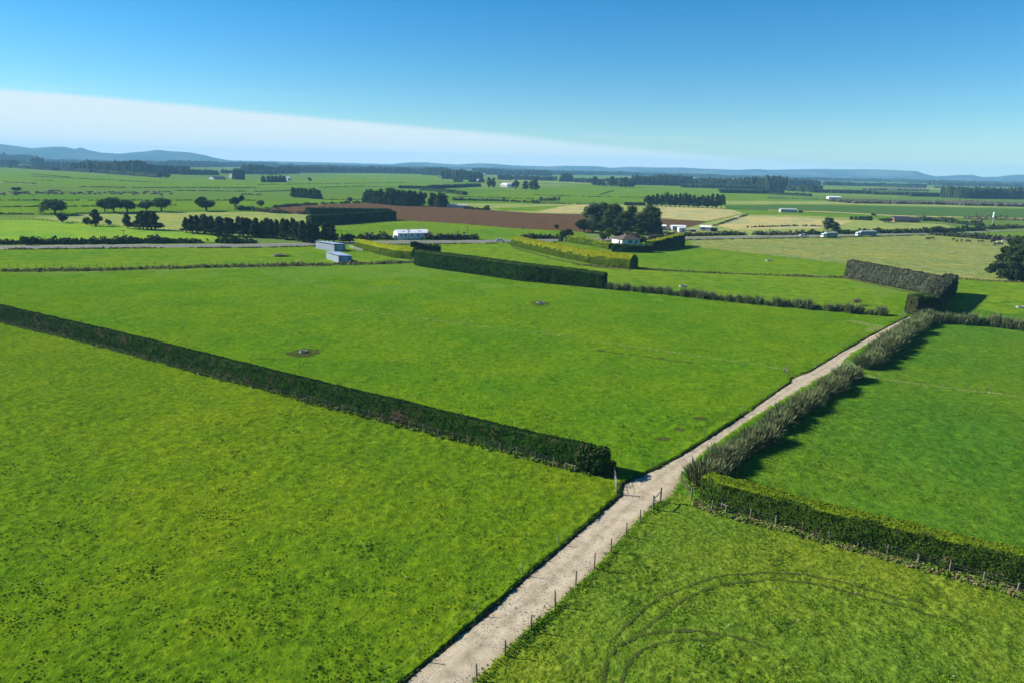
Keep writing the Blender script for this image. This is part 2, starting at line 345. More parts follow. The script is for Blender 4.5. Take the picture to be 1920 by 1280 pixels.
def grid(y0, y1, st):
    xs = np.arange(-0.86*y1-18, 0.86*y1+18+st, st); ys = np.arange(y0, y1+st*.5, st)
    X, Y = np.meshgrid(xs, ys)
    jx = (vnoise(X*3.1, Y*3.1, 7)-.5)*st*.7; jy = (vnoise(X*3.3, Y*3.3, 8)-.5)*st*.7
    jy[0] = 0; jy[-1] = 0
    X = X+jx; Y = Y+jy
    Z = hgt(X, Y)
    inn = inpoly(X, Y, lane_poly)
    dl = edge_d(X, Y, laneL); dr = edge_d(X, Y, laneR)
    Z += 0.16*np.exp(-(dl/0.5)**2)*(~inn) + 0.09*np.exp(-(dr/0.7)**2)*(~inn)
    Z = np.where(inn, -0.34, Z) - 0.16*np.clip((Y-205)/30, 0, 1)
    ny, nx = X.shape
    idx = np.arange(nx*ny).reshape(ny, nx)
    F = np.stack([idx[:-1, :-1], idx[:-1, 1:], idx[1:, 1:], idx[1:, :-1]], -1).reshape(-1, 4)
    cx = X[:-1, :-1].ravel(); cy = Y[:-1, :-1].ravel()
    keep = np.abs(cx) < 0.86*cy+22
    F = F[keep]; cx = cx[keep]; cy = cy[keep]
    return np.stack([X.ravel(), Y.ravel(), Z.ravel()], 1), F, cx, cy
def side(x, y, a, b): return (b[0]-a[0])*(y-a[1]) - (b[1]-a[1])*(x-a[0])    # >0: to the left of a->b
lc0, lc1, lc2 = (laneL[0]+laneR[0])/2, (laneL[8]+laneR[9])/2, (laneL[-1]+laneR[-1])/2
def field_of(x, y):
    left = np.where(y < lc1[1], side(x, y, lc0, lc1) > 0, side(x, y, lc1, lc2) > 0)
    aboveA = side(x, y, hA0, hA1) > 0; aboveR = side(x, y, hR0, hR1) > 0
    return np.where(left, np.where(aboveA, 1, 0), np.where(aboveR, 3, 2))
parts = {k: ([], [], 0) for k in range(4)}
VV = [[] for _ in range(4)]; FF = [[] for _ in range(4)]; off = [0]*4
for y0, y1, st in ((30, 62, .2), (62, 110, .34), (110, 190, .75), (190, 320, 1.6)):
    V, F, cx, cy = grid(y0, y1, st); fo = field_of(cx, cy)
    for k in range(4):
        f = F[fo == k]
        if len(f) == 0: continue
        u, inv = np.unique(f, return_inverse=True)
        VV[k].append(V[u]); FF[k].append(inv.reshape(-1, 4)+off[k]); off[k] += len(u)
for k, (m, lab) in enumerate(((gA, 'lumpy yellow-green pasture in front of the long trimmed hedge'), (gB, 'wide bright green paddock behind the long trimmed hedge'),
                              (gC, 'rough yellow-green paddock with curved tyre tracks'), (gD, 'smooth deep green paddock right of the flax hedge'))):
    o = mk('pasture', np.vstack(VV[k]), np.vstack(FF[k]), m, smooth=True); tag(o, kind='structure', label=lab)
# the plain to the horizon
S = 11200
ys = [-400, 20, 320, 800, 2000, 6000, 10000, S]
V = [(-S, y, -0.4 if y <= 320 else -0.06) for y in ys] + [(S, y, -0.4 if y <= 320 else -0.06) for y in ys]; n = len(ys)
V[2] = (-S, 319, -0.06); V[2+n] = (S, 319, -0.06)
tag(mk('ground', V, [(i, n+i, n+i+1, i+1) for i in range(n-1)], gFar), kind='structure', label='flat green farmland running to the horizon')
# lane
def strip(name, A, B, z, mat, step=1.2, lab=None, n=5, jit=0.0, lift=None, kind='structure', nz=3):
    """surface between two edge lines"""
    A = resample(A[:, :2] if A.shape[1] > 2 else A, step); B = resample(B[:, :2] if B.shape[1] > 2 else B, step)
    t = np.linspace(0, 1, max(len(A), len(B)))
    A = np.stack([np.interp(t, np.linspace(0, 1, len(A)), A[:, k]) for k in (0, 1)], 1)
    B = np.stack([np.interp(t, np.linspace(0, 1, len(B)), B[:, k]) for k in (0, 1)], 1)
    P = np.stack([A+(B-A)*s for s in np.linspace(0, 1, n)], 1)
    if jit: P[:, 0] += rng.normal(0, jit, P[:, 0].shape); P[:, -1] += rng.normal(0, jit, P[:, -1].shape)
    Z = np.full(P.shape[:2], z) if lift is None else lift(P[..., 0], P[..., 1])+z
    V = np.concatenate([P, Z[..., None]], -1).reshape(-1, 3); m = len(t)
    idx = np.arange(m*n).reshape(m, n)
    F = np.stack([idx[:-1, :-1], idx[:-1, 1:], idx[1:, 1:], idx[1:, :-1]], -1).reshape(-1, 4)
    o = mk(name, V, F, mat, smooth=True)
    me = o.data
    at = me.attributes.new('across', 'FLOAT', 'POINT'); at.data.foreach_set('value', np.tile(np.linspace(0, 1, n), m))
    if me.polygons[0].normal.z < 0: me.flip_normals()
    tag(o, kind=kind, label=lab); return o
# match the two edges by lane position, then widen a little under the turf
def widen(P, Q, d):
    v = P[:, :2]-Q[:, :2]; return P[:, :2] + v/np.linalg.norm(v, axis=1)[:, None]*d
tt = np.linspace(0, 1, 60)
def arc(P, t):
    s = np.r_[0, np.cumsum(np.linalg.norm(np.diff(P[:, :2], axis=0), axis=1))]; s /= s[-1]
    return np.stack([np.interp(t, s, P[:, 0]), np.interp(t, s, P[:, 1])], 1)
LL, LR = arc(laneL, tt), arc(laneR, tt)
strip('lane', widen(LL, LR, 0.5), widen(LR, LL, 0.5), -0.09, gravel, 0.6, 'pale gravel farm lane running away to the right', n=15,
      lift=lambda x, y: 0.05*(vnoise(x/1.5, y/1.5, 21)-.5)+0.10*(vnoise(x/5, y/5, 22)-.5))
# earth showing along the cut turf edge on the left of the lane
def soil_edge(P, inward, wid, name, lab):
    P = resample(P[:, :2], 0.3); T, N = frames(P)
    j = (0.35+0.9*vnoise(P[:, 0]*1.3, P[:, 1]*1.3, 31))*wid; N = N*inward
    rows = [P-N*0.15, P+N*(j*0.4)[:, None], P+N*j[:, None]]
    zs = [np.full(len(P), 0.10), np.full(len(P), 0.03), np.full(len(P), -0.16)]
    V = np.stack([np.column_stack([r, z]) for r, z in zip(rows, zs)], 1).reshape(-1, 3)
    idx = np.arange(len(P)*3).reshape(-1, 3)
    F = np.stack([idx[:-1, :-1], idx[:-1, 1:], idx[1:, 1:], idx[1:, :-1]], -1).reshape(-1, 4)
    tag(mk(name, V, F, mud, smooth=True), kind='structure', label=lab)
soil_edge(laneL, -1, 0.42, 'turf_edge', 'dark cut turf edge along the left side of the lane')

def poly_field(name, px, mat, z, lab, step=None):
    P = [G(*p) for p in px]
    V = [(p[0], p[1], z) for p in P]
    o = mk(name, V, [tuple(range(len(V)))], mat)
    if o.data.polygons[0].normal.z < 0: o.data.flip_normals()
    tag(o, kind='structure', label=lab); return o
def far_g(name, base, k=1.0):
    return base
poly_field('field', [(-300,512),(770,492),(1130,537),(1660,592),(1712,590),(1580,520),(1590,490),(1290,452),(960,452),(0,462),(-300,464)], gM, -0.03, 'green strip of paddocks between the drain banks and the highway')
poly_field('field', [(1790,520),(2400,530),(2400,640),(1750,600)], gM, -0.03, 'green paddock behind the pale hedge at the right')
poly_field('field', [(-300,414),(0,413.5),(60,413.5),(120,416),(220,424),(320,432),(425,446),(440,453),(0,457),(-300,459)], gLight, 0.0, 'pale young-grass field beyond the highway at the left')
poly_field('field', [(60,408),(180,401),(300,398.5),(480,398),(583,402),(583,427),(640,436),(350,436),(300,431),(200,421.5),(110,414.5)], gPale, 0.02, 'faded pasture behind the roadside pines')
poly_field('field', [(640,424),(745,412.5),(870,420),(960,428),(1095,434),(1100,445),(960,449),(640,452),(560,452)], gM, 0.03, 'bright green paddock behind the white shed')
poly_field('ploughed_field', [(500,391),(600,384),(680,381),(720,381.5),(820,388),(900,393),(1000,400),(1110,403),(1110,436),(960,428.5),(870,420.5),(745,413),(700,405),(583,403),(500,399)], ploughed, 0.05, 'brown ploughed field')
poly_field('ploughed_field', [(1200,410),(1240,411),(1325,416),(1300,424),(1285,428),(1200,430)], ploughed, 0.04, 'brown corner of the ploughed field behind the tree clump')
poly_field('field', [(830,381),(1000,383),(1060,382),(1400,388),(1400,402),(1110,402.5),(1000,400),(880,392)], gPale, 0.03, 'faded pasture around the straw paddocks')
poly_field('field', [(1010,398),(1050,388),(1100,384),(1140,385),(1130,400),(1040,400.5)], gStraw, 0.06, 'straw coloured paddock left of the tree clump')
poly_field('field', [(925,391),(1060,386),(1000,396),(940,395.5)], gM, 0.07, 'small bright green wedge behind the ploughed field')
poly_field('field', [(1220,388),(1300,389.5),(1375,394.5),(1393,401),(1325,415),(1240,410),(1210,400)], gStraw, 0.06, 'straw coloured paddock right of the tree clump')
poly_field('field', [(1390,402.5),(1480,403.5),(1600,409),(1700,416),(1775,422),(1800,430),(1740,436),(1560,440),(1280,446),(1250,436),(1300,425),(1345,413)], gPale, 0.05, 'pale dry paddock beyond the highway')
poly_field('field', [(1380,405),(1470,407),(1600,415),(1560,428),(1380,432),(1340,424)], gStraw, 0.08, 'straw coloured rise in the dry paddock')
poly_field('field', [(1290,451),(1500,447),(1740,442),(1900,452),(2500,462),(2500,545),(1800,523.5),(1700,510),(1590,495),(1440,478),(1300,463)], gOlive, 0.0, 'mown olive-green paddock in front of the highway at the right')
poly_field('field', [(1360,386),(1460,384.5),(1560,385.5),(1740,389),(2300,400),(2300,412),(1920,409),(1700,405),(1500,398),(1360,392)], gDeep, 0.06, 'deep green crop field at the right')
poly_field('field', [(1360,377),(1600,378),(1920,384),(2300,390),(2300,396),(1740,387.5),(1560,383.5),(1360,384)], gPale, 0.05, 'pale green strip behind the deep green crop')
poly_field('field', [(1370,392.5),(1500,399),(1610,405),(1600,408.5),(1480,403),(1395,401)], gM, 0.07, 'green strip around the far long shed')
poly_field('field', [(0,320),(110,322),(300,335),(560,337),(690,325),(830,330),(830,345),(500,352),(0,345)], gM, 0.0, 'green pasture in front of the left far pine belt')
poly_field('field', [(960,357),(1100,345),(1300,352),(1440,355),(1440,378),(1000,378),(850,368)], gM, 0.02, 'green paddock behind the bare shrubs')
poly_field('field', [(0,372),(480,377),(680,376),(680,382),(500,390),(0,403)], gM, 0.03, 'green paddock behind the scattered trees')

# highway
ROAD = [(-300,463,469),(0,462.3,466.8),(240,460.2,464.6),(480,459,463),(600,456.5,460.5),(690,453.5,457),(850,452,456),(960,450.5,454.5),(1045,449.5,452.5),(1290,445.5,449),(1440,442.5,446.2),
        (1560,440.8,444.4),(1640,439.3,442.2),(1740,437,440.3),(1800,435.5,438.7),(1860,433,435.6),(1920,430.5,433.6),(2300,420,422)]
ra = np.array([G(x, a) for x, a, b in ROAD]); rb = np.array([G(x, b) for x, a, b in ROAD])
mid = (ra+rb)/2; d = ra-rb; d /= np.linalg.norm(d, axis=1)[:, None]
strip('road_shoulder', mid+d*7, mid-d*7, 0.09, shoulder, 6, 'gravel and grass verge of the highway', jit=0.6)
strip('road', mid+d*4.6, mid-d*4.6, 0.13, asphalt, 6, 'grey two-lane highway crossing the plain')
white_paint = mat_plain('road_paint', (0.7, 0.7, 0.66), 0.7, 0.1, 0.1)
for s, nm in ((4.1, 'far'), (-4.1, 'near')):
    strip('edge_line', mid+d*(s+.08), mid+d*(s-.08), 0.145, white_paint, 8, 'white painted line along the %s edge of the highway' % nm, n=2)
# farm tracks
strip('farm_track', np.array([G(x, y) for x, y in ((1345,421.5),(1375,414),(1388,405),(1372,399))]), np.array([G(x, y) for x, y in ((1352,422),(1382,414.5),(1394,405),(1378,399))]), 0.12, shoulder, 8, 'pale farm track curving past the pines')
strip('farm_track', np.array([G(x, y) for x, y in ((1440,394),(1560,397.5),(1680,404.5),(1920,409.5))]), np.array([G(x, y) for x, y in ((1440,395),(1560,399),(1680,406),(1920,411))]), 0.12, gStraw, 10, 'pale track along the deep green crop')
strip('farm_track', np.array([G(x, y) for x, y in ((0,341),(60,344),(78,344.5))]), np.array([G(x, y) for x, y in ((0,343),(60,346),(78,346))]), 0.1, shoulder, 10, 'short pale track at the far left')

# bare or muddy marks on the grass
def blob(name, px, py, rx, ry, mat, lab, zo=0.035):
    c = G(px, py); n = 28; V = [(c[0], c[1], 0)]
    for r in (0.5, 1.0):
        for k in range(n):
            t = 2*math.pi*k/n; q = r*(1+0.35*(rng.random()-.5)*(r == 1)); V.append((c[0]+rx*q*math.cos(t), c[1]+ry*q*math.sin(t), 0))
    V = [(x, y, float(hgt(x, y))+zo) for x, y, z in V]
    F = [(0, 1+k, 1+(k+1) % n) for k in range(n)] + [(1+k, 1+n+k, 1+n+(k+1) % n, 1+(k+1) % n) for k in range(n)]
    o = mk(name, V, F, mat, smooth=True)
    if o.data.polygons[0].normal.z < 0: o.data.flip_normals()
    tag(o, kind='structure', label=lab)
def mat_patch(name, a, b, thr):
    m, t, o = newmat(name); v = posvec(t)
    n = noise(t, v, 2.2, 6, 0.8); c = ramp(t, noise(t, v, 5, 4), [(0.3, a), (0.7, b)])
    p = nn(t, 'ShaderNodeBsdfPrincipled', inp={'Roughness': 1, 'Specular IOR Level': 0.0}); t.links.new(c, p.inputs[0])
    tr = nn(t, 'ShaderNodeBsdfTransparent'); k = ramp(t, n, [(thr-.03, (0, 0, 0)), (thr+.03, (1, 1, 1))])
    ms = nn(t, 'ShaderNodeMixShader'); t.links.new(k, ms.inputs[0]); t.links.new(tr.outputs[0], ms.inputs[1]); t.links.new(p.outputs[0], ms.inputs[2]); t.links.new(ms.outputs[0], o.inputs[0]); return m
mudp = mat_patch('broken_mud', (0.025, 0.035, 0.008), (0.075, 0.068, 0.03), 0.475)
trackp = mat_patch('pressed_grass', (0.035, 0.052, 0.011), (0.065, 0.078, 0.022), 0.485)
palep = mat_patch('worn_dry_grass', (0.20, 0.23, 0.07), (0.30, 0.29, 0.12), 0.52)
blob('mud_patch', 568, 661, 3.6, 3.6, mudp, 'trampled muddy ring round the left water trough')
blob('mud_patch', 1012, 569.5, 3.2, 3.6, mudp, 'trampled muddy ring round the far water trough')
blob('mud_patch', 1275, 806, 0.9, 0.8, mudp, 'small mud patch nearest the lane bend')
blob('mud_patch', 1244, 823, 1.0, 0.8, mudp, 'small mud patch lowest by the lane')
blob('mud_patch', 1312, 786, 1.2, 0.9, mudp, 'small mud patch highest by the lane')
blob('mud_patch', 1126, 658, 1.0, 0.8, mudp, 'dark mud spot at the end of the ditch in the centre paddock')
def px_track(name, pts, w, mat, lab, lift=0.06, step=0.25):
    P = resample(np.array([G(*p)[:2] for p in pts]), step); T, N = frames(P)
    # smooth the path
    for _ in range(6): P[1:-1] = (P[:-2]+2*P[1:-1]+P[2:])/4
    T, N = frames(P)
    ww = w*(0.7+0.6*vnoise(P[:, 0], P[:, 1], 41))[:, None]/2
    rows = [P-N*ww, P, P+N*ww]
    V = np.stack([np.column_stack([r, hgt(r[:, 0], r[:, 1])+lift]) for r in rows], 1).reshape(-1, 3)
    idx = np.arange(len(P)*3).reshape(-1, 3)
    F = np.stack([idx[:-1, :-1], idx[:-1, 1:], idx[1:, 1:], idx[1:, :-1]], -1).reshape(-1, 4)
    tag(mk(name, V, F, mat, smooth=True), kind='structure', label=lab)
Z4 = lambda a: [(1100+x/2.3415, 820+y/2.3415) for x, y in a]
px_track('tyre_track', Z4([(70,1130),(72,1060),(85,985),(130,920),(240,868),(330,850),(480,850),(600,868),(745,905),(800,930)]), 0.34, trackp, 'outer lower tyre track curving in the rough paddock')
px_track('tyre_track', Z4([(150,1120),(152,1060),(185,985),(240,932),(320,903),(450,885),(560,895)]), 0.34, trackp, 'inner lower tyre track curving in the rough paddock')
px_track('tyre_track', Z4([(100,900),(180,820),(240,760),(330,695),(470,640),(600,602),(780,590),(950,598),(1100,625),(1300,685),(1500,740)]), 0.32, trackp, 'outer upper tyre track sweeping towards the right hedge')
px_track('tyre_track', Z4([(230,860),(330,780),(430,710),(560,652),(700,628),(850,622),(1000,640),(1200,690),(1400,745),(1700,840)]), 0.32, trackp, 'inner upper tyre track sweeping towards the right hedge')
px_track('ditch', [(1126,658),(1180,664),(1230,671),(1300,680)], 0.9, trackp, 'shallow dark ditch line in the centre paddock', 0.02, 0.6)
px_track('worn_line', [(1600,697),(1640,707),(1700,716),(1790,727),(1920,743),(2000,752)], 1.0, palep, 'line of dry grass under the fence in the right paddock', 0.03, 0.6)
px_track('worn_line', [(640,578),(760,594),(900,612),(1100,636),(1290,664),(1400,680),(1480,695)], 0.6, palep, 'faint line of dry grass under the fence across the centre paddock', 0.02, 0.6)
px_track('worn_line', [(1590,600),(1620,606),(1650,613),(1632,622)], 4.0, palep, 'worn dry patch where the far gate opens', 0.03, 0.8)
px_track('worn_line', [(0,514),(300,508),(600,499)], 1.4, palep, 'worn dry strip along the drain bank', 0.03, 0.8)

# ------------------------------------------------------------------ hills
def hills(name, prof, dist, depth, mat, lab, seed):
    """ridge with real depth: profile gives skyline heights along photo columns"""
    prof = np.array(prof, float)
    xs = np.arange(prof[0, 0], prof[-1, 0]+1, 5.0)
    ysk = np.interp(xs, prof[:, 0], prof[:, 1])
    rows = []
    for k, s in enumerate(np.linspace(-1, 1, 15)):
        pts = []
        for x, yk in zip(xs, ysk):
            dirv = FW*FPX + RT*(x-960) + UP*(640-yk)
            D = dist + s*depth; sc_ = D/np.hypot(dirv[0], dirv[1])
            top = CAM_H + dirv[2]*dist/np.hypot(dirv[0], dirv[1])
            p = dirv*sc_
            prof_s = max(0, 1-abs(s)**1.4)
            nz = (vnoise(p[0]/900, p[1]/700, seed)-.5)*1.1 + (vnoise(p[0]/300, p[1]/300, seed+1)-.5)*0.5
            z = max(-2.0, top*prof_s*(1+nz*(1-prof_s**3)) + (nz*8*prof_s)) if top > 0 else -2.0
            pts.append((p[0], p[1], z-1))
        rows.append(pts)
    V = np.array(rows).reshape(-1, 3); idx = np.arange(len(V)).reshape(len(rows), len(xs))
    F = np.stack([idx[:-1, :-1], idx[:-1, 1:], idx[1:, 1:], idx[1:, :-1]], -1).reshape(-1, 4)
    tag(mk(name, V, F, mat, smooth=True), kind='structure', label=lab)
def mat_hill():
    m, t, o = newmat('hill_cover'); v = posvec(t)
    n = noise(t, v, 0.0016, 6, 0.65)
    c = ramp(t, n, [(0.38, (0.014, 0.028, 0.026)), (0.5, (0.028, 0.052, 0.042)), (0.62, (0.085, 0.10, 0.08))])
    diff(t, o, c, 1.0, n, 0.5, 60, 0.0); return m
hm = mat_hill()
hills('hills', [(-250,285),(-150,272),(-60,268),(0,270),(25,273),(60,277.5),(100,275),(122,275.5),(140,280),(151,277),(165,282),(190,287),(225,289),(250,286),(295,283.5),(320,286),(355,287),(385,292),(405,297),(440,303),(470,306)], 9000, 1200, hm, 'blue hills on the left skyline', 51)
hills('hills', [(740,308),(765,305.5),(800,305),(835,308),(860,309.5),(900,307.5),(930,308.5),(965,311),(1030,313),(1060,311.5),(1120,312),(1145,315),(1185,313),(1230,314.5),(1280,314.5),(1320,317),(1380,319),(1420,318),(1440,319.5),(1490,319),(1530,317.5),(1570,317.5),(1600,318),(1640,318),(1700,320.5),(1718,321),(1730,325.5),(1752,331),(1775,330),(1800,328.5),(1825,329),(1840,333),(1870,332.5),(1900,329),(1930,328.5),(2000,325),(2150,335),(2250,343)], 9200, 1200, hm, 'blue hills with a flat-topped ridge on the right skyline', 71)
hills('hills', [(380,301),(420,301.5),(520,303),(620,305),(700,308),(760,311),(860,315),(900,318),(1000,322)], 8600, 700, hm, 'low distant rise in the middle of the skyline', 91)

# haze: even air in one closed box
m, t, o_ = newmat('haze_air')
pv = nn(t, 'ShaderNodeVolumePrincipled'); pv.inputs['Color'].default_value = (0.30, 0.68, 1.0, 1); pv.inputs['Density'].default_value = 0.00009
pv.inputs['Anisotropy'].default_value = 0.0
t.links.new(pv.outputs[0], o_.inputs['Volume'])
hb = MB().box(-15000, 15000, -420, 11400, -3, 200).build('haze', m); tag(hb, 'thin pale air over the whole plain', kind='stuff')
hb['category'] = 'haze'

#PART2
# ------------------------------------------------------------------ foliage builders
def cards(P, N, size, wob=0.9, stretch=1.6):
    """rhombic leaf sprays at P, roughly facing N"""
    n = len(P); D = N + rng.normal(0, wob, (n, 3)); D /= np.linalg.norm(D, axis=1)[:, None]+1e-9
    A = np.cross(D, rng.normal(0, 1, (n, 3))); A /= np.linalg.norm(A, axis=1)[:, None]+1e-9
    B = np.cross(D, A); s = (size*rng.uniform(0.6, 1.35, n))[:, None]
    V = np.stack([P-A*s*stretch*.5, P-B*s*.5+A*s*.1, P+A*s*stretch*.5, P+B*s*.5-A*s*.1], 1).reshape(-1, 3)
    return V, np.arange(4*n).reshape(n, 4)
def hedge(name, path_px, width, heights, mats, label, dens=12, leaf=0.28, path=None, taper=0.85, lift=0.25, rough=0.18, step=0.8, cat='hedge', stems=True, side_off=0.0, group=None, wtop=None, peaked=False, topn=.6):
    P = np.array([G(*p)[:2] for p in path_px]) if path is None else np.array(path, float)
    s = np.r_[0, np.cumsum(np.linalg.norm(np.diff(P, axis=0), axis=1))]
    t = np.linspace(0, s[-1], max(3, int(s[-1]/step)+1))
    Q = np.stack([np.interp(t, s, P[:, k]) for k in (0, 1)], 1)
    T, N = frames(Q)
    if side_off: Q = Q + N*side_off
    H = np.interp(t, s, heights) if len(heights) == len(s) else np.interp(t, np.linspace(0, s[-1], len(heights)), heights)
    W = width*np.ones(len(t)); wt = width*taper if wtop is None else wtop
    prof = [(-1, 0), (-1.03, .3), (-1.0, .65), (-1, .93), (-.8, 1.0), (0, 1.02), (.8, 1.0), (1, .93), (1.0, .65), (1.03, .3), (1, 0)]
    if peaked: prof = [(-1, 0), (-1.04, .3), (-1.0, .52), (-.92, .66), (-.55, .86), (0, 1.0), (.55, .86), (.92, .66), (1.0, .52), (1.04, .3), (1, 0)]; W = W; wt = width
    ring = []
    c0 = Q[0]
    for a, b in prof:
        ww = (W*(1-b)+wt*b)/2*a
        nz = (vnoise(t/1.7+a*9, np.full(len(t), b*7.+a*3), 61)-.5)*2*rough + (vnoise(t/.6+a*5, np.full(len(t), b*9.), 62)-.5)*rough
        x = Q + N*(ww+np.sign(a)*nz)[:, None]
        z = lift + (H-lift)*b + (nz*0.7 if b > .9 else 0)
        ring.append(np.column_stack([x, z]))
    ring = np.stack(ring, 1); n, k = ring.shape[:2]; V = ring.reshape(-1, 3); idx = np.arange(n*k).reshape(n, k)
    F = [np.stack([idx[:-1, :-1], idx[:-1, 1:], idx[1:, 1:], idx[1:, :-1]], -1).reshape(-1, 4)]
    # end caps as quads across the ring
    for e in (idx[0], idx[-1]):
        F.append(np.array([[e[i], e[i+1], e[k-2-i], e[k-1-i]] for i in range(k//2)]))
    F = np.vstack(F)
    a, b, c, dd = (V[F[:, i]] for i in range(4))
    area = .5*np.linalg.norm(np.cross(c-a, dd-b), axis=1); nr = np.cross(c-a, dd-b); nr /= np.linalg.norm(nr, axis=1)[:, None]+1e-9
    cen = (a+b+c+dd)/4
    qn = np.array([np.interp(range(1), [0], [0])])
    # outward normals
    ci = np.clip(np.searchsorted(t, 0), 0, 0)
    axis = np.stack([np.interp(np.arange(len(F)), np.arange(len(F)), cen[:, 0]), cen[:, 1]], 1)
    near = Q[np.argmin(((cen[:, None, :2]-Q[None, ::max(1, len(Q)//300)])**2).sum(-1), axis=1)*max(1, len(Q)//300)] if len(F)*len(Q) < 4e7 else cen[:, :2]
    outv = np.column_stack([cen[:, :2]-near, cen[:, 2]-H.mean()*.5]); flip = (outv*nr).sum(1) < 0; nr[flip] *= -1
    cnt = rng.poisson(area*dens); fi = np.repeat(np.arange(len(F)), cnt); m = len(fi)
    u, v = rng.random(m)[:, None], rng.random(m)[:, None]
    p = (a[fi]*(1-u)+b[fi]*u)*(1-v) + (dd[fi]*(1-u)+c[fi]*u)*v + nr[fi]*rng.normal(0.03, leaf*.28, m)[:, None]
    LV, LF = cards(p, nr[fi], leaf)
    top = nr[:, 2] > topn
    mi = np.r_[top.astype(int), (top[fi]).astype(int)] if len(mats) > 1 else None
    o0 = np.array([Q[0][0], Q[0][1], 0])
    e = empty(name, o0); tag(e, label, cat, group)
    f = mk('foliage', np.vstack([V, LV])-o0, np.vstack([F, LF+len(V)]), None, e, mats=mats, mi=mi); tag(f, kind='stuff')
    if stems:
        mb = MB()
        for i in range(0, len(Q), max(1, int(1.6/step))):
            r = rng.uniform(-.25, .25, 2)*width
            mb.tube((Q[i][0]+r[0]-o0[0], Q[i][1]+r[1]-o0[1], -.1), (Q[i][0]+rng.normal(0, .2)-o0[0], Q[i][1]+rng.normal(0, .2)-o0[1], lift+.5), .09, .06, 5, False)
        s_ = mb.build('stems', bark, e); tag(s_, kind='stuff')
    return e
# the long trimmed hedge on the left and the one at the lower right
hedge('trimmed_hedge', [(-120,571),(0,601.5),(210,653),(420,709),(640,767),(760,797),(880,828),(1000,859),(1108,884)], 2.0, [3.7,3.7,3.6,3.6,3.5,3.5,3.4,3.4,3.5],
      [lf_hedgeA, lf_dark], 'long dark green trimmed hedge running down from the left edge to the lane', 30, 0.17, side_off=1.0, lift=0.45, wtop=1.1, rough=0.10)
hedge('trimmed_hedge', [(1312,938),(1340,951),(1420,975),(1560,1016),(1700,1051),(1800,1077),(1920,1108),(2060,1144),(2200,1180)], 2.4, [3.4,3.5,3.6,3.6,3.6,3.6,3.6,3.6,3.6],
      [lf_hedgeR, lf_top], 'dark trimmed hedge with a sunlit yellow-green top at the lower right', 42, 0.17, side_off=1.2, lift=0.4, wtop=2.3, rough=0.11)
hedge('trimmed_hedge', [(1130,541.5),(1080,536.5),(980,527.5),(880,513),(820,505),(776,498)], 4.6, [5.0,5.6,6.0,6.2,6.2,6.2], [lf_dark, lf_green], 'tall dark hedge end-on to the golden hedge in the middle of the photo', 9.0, 0.32, side_off=-2.3, lift=0.3, rough=.12, step=1.5, stems=False)
hedge('trimmed_hedge', [(776,480),(790,477),(825,478)], 4.0, [6.2,4.5,4.0], [lf_dark], 'short dark hedge spur behind the left end of the tall dark hedge', 2.5, 0.6, lift=0.2, step=1.5, stems=False)
hedge('golden_hedge', [(1181,505),(1150,501),(1100,493.5),(1040,480.5),(1000,471),(958,460.5)], 6.5, [5.9,5.8,5.6,5.4,5.2,5.0], [lf_gold, lf_goldtop], 'long golden-green hedge with a yellow top left of the white house', 9.0, 0.3, side_off=-3, lift=0.1, step=1.5, rough=.1, stems=False, peaked=True, topn=.35)
hedge('golden_hedge', [(771,487),(740,484),(710,478),(690,472),(664,464.5)], 4.5, [5.0,5.0,5.0,4.6,4.2], [lf_gold, lf_goldtop], 'curved golden-green hedge beside the blue sheds', 9.0, 0.3, side_off=-2.4, lift=0.1, step=1.5, rough=.1, stems=False, peaked=True, topn=.35)
hedge('golden_hedge', [(1141,468),(1125,465),(1110,461.5),(1080,457),(1060,453.5)], 3.5, [3.0,3.1,3.2,3.2,3.2], [lf_gold, lf_goldtop], 'low golden hedge along the garden of the white house', 3.0, 0.5, side_off=-1.5, lift=0.1, step=1.5, rough=.3, stems=False)
hedge('trimmed_hedge', [(1225,473.5),(1200,474),(1175,473.5),(1147,472)], 4.5, [3.6,3.4,3.6,3.8], [lf_dark, lf_green], 'dark hedge in front of the white house', 3.0, 0.5, side_off=-2, lift=0.1, step=1.5, rough=.3, stems=False)
hedge('trimmed_hedge', [(1282,461),(1262,465),(1240,469),(1222,471)], 5, [6.2,6.0,5.4,4.8], [lf_dark, lf_goldtop], 'slanting dark hedge right of the white house', 3.0, 0.5, side_off=-2, lift=0.1, step=1.5, rough=.3, stems=False)
# grey L-shaped hedge
hedge('pale_hedge', [(1772,557),(1728,549),(1700,543.5),(1650,533.5),(1583,520.5)], 4.0, [6.4,6.5,6.6,6.7,6.8], [lf_grey], 'grey clipped hedge running left from the corner near the pine', 11.0, 0.34, side_off=-2, lift=0.3, step=1.2, rough=.42)
hedge('pale_hedge', [(1738,586),(1752,573),(1765,561),(1777,549)], 5.0, [5.6,6.0,6.3,6.5], [lf_grey], 'grey clipped hedge wing running back from the dark block', 6.0, 0.5, lift=0.5, step=1.2, rough=.25)
hedge('hedge_block', [(1714,594),(1757,594)], 5.0, [6.0,6.0], [lf_block, lf_green], 'square dark clipped hedge block at the end of the lane', 9, 0.4, side_off=2, lift=0.4, step=1, rough=.3)
# dark wedge of hedges by the ploughed field
hedge('shelter_hedge', [(743,413),(690,416.5),(640,420.5),(584,423.5)], 6.5, [HT(743,413,396.5),HT(690,416.5,399.5),HT(640,420.5,402.5),HT(584,423.5,406)], [lf_dark], 'dark black-green clipped shelter hedge by the ploughed field', 1.2, 0.9, side_off=-3, lift=0.1, step=3, rough=.25, stems=False)
hedge('shelter_hedge', [(735,396.5),(580,402.5)], 6, [HT(735,396.5,392.5),HT(580,402.5,390.5)], [lf_dark, lf_green], 'green clipped shelter hedge behind the black-green one', 1.2, 0.9, side_off=-3, lift=0.1, step=3, rough=.25, stems=False)
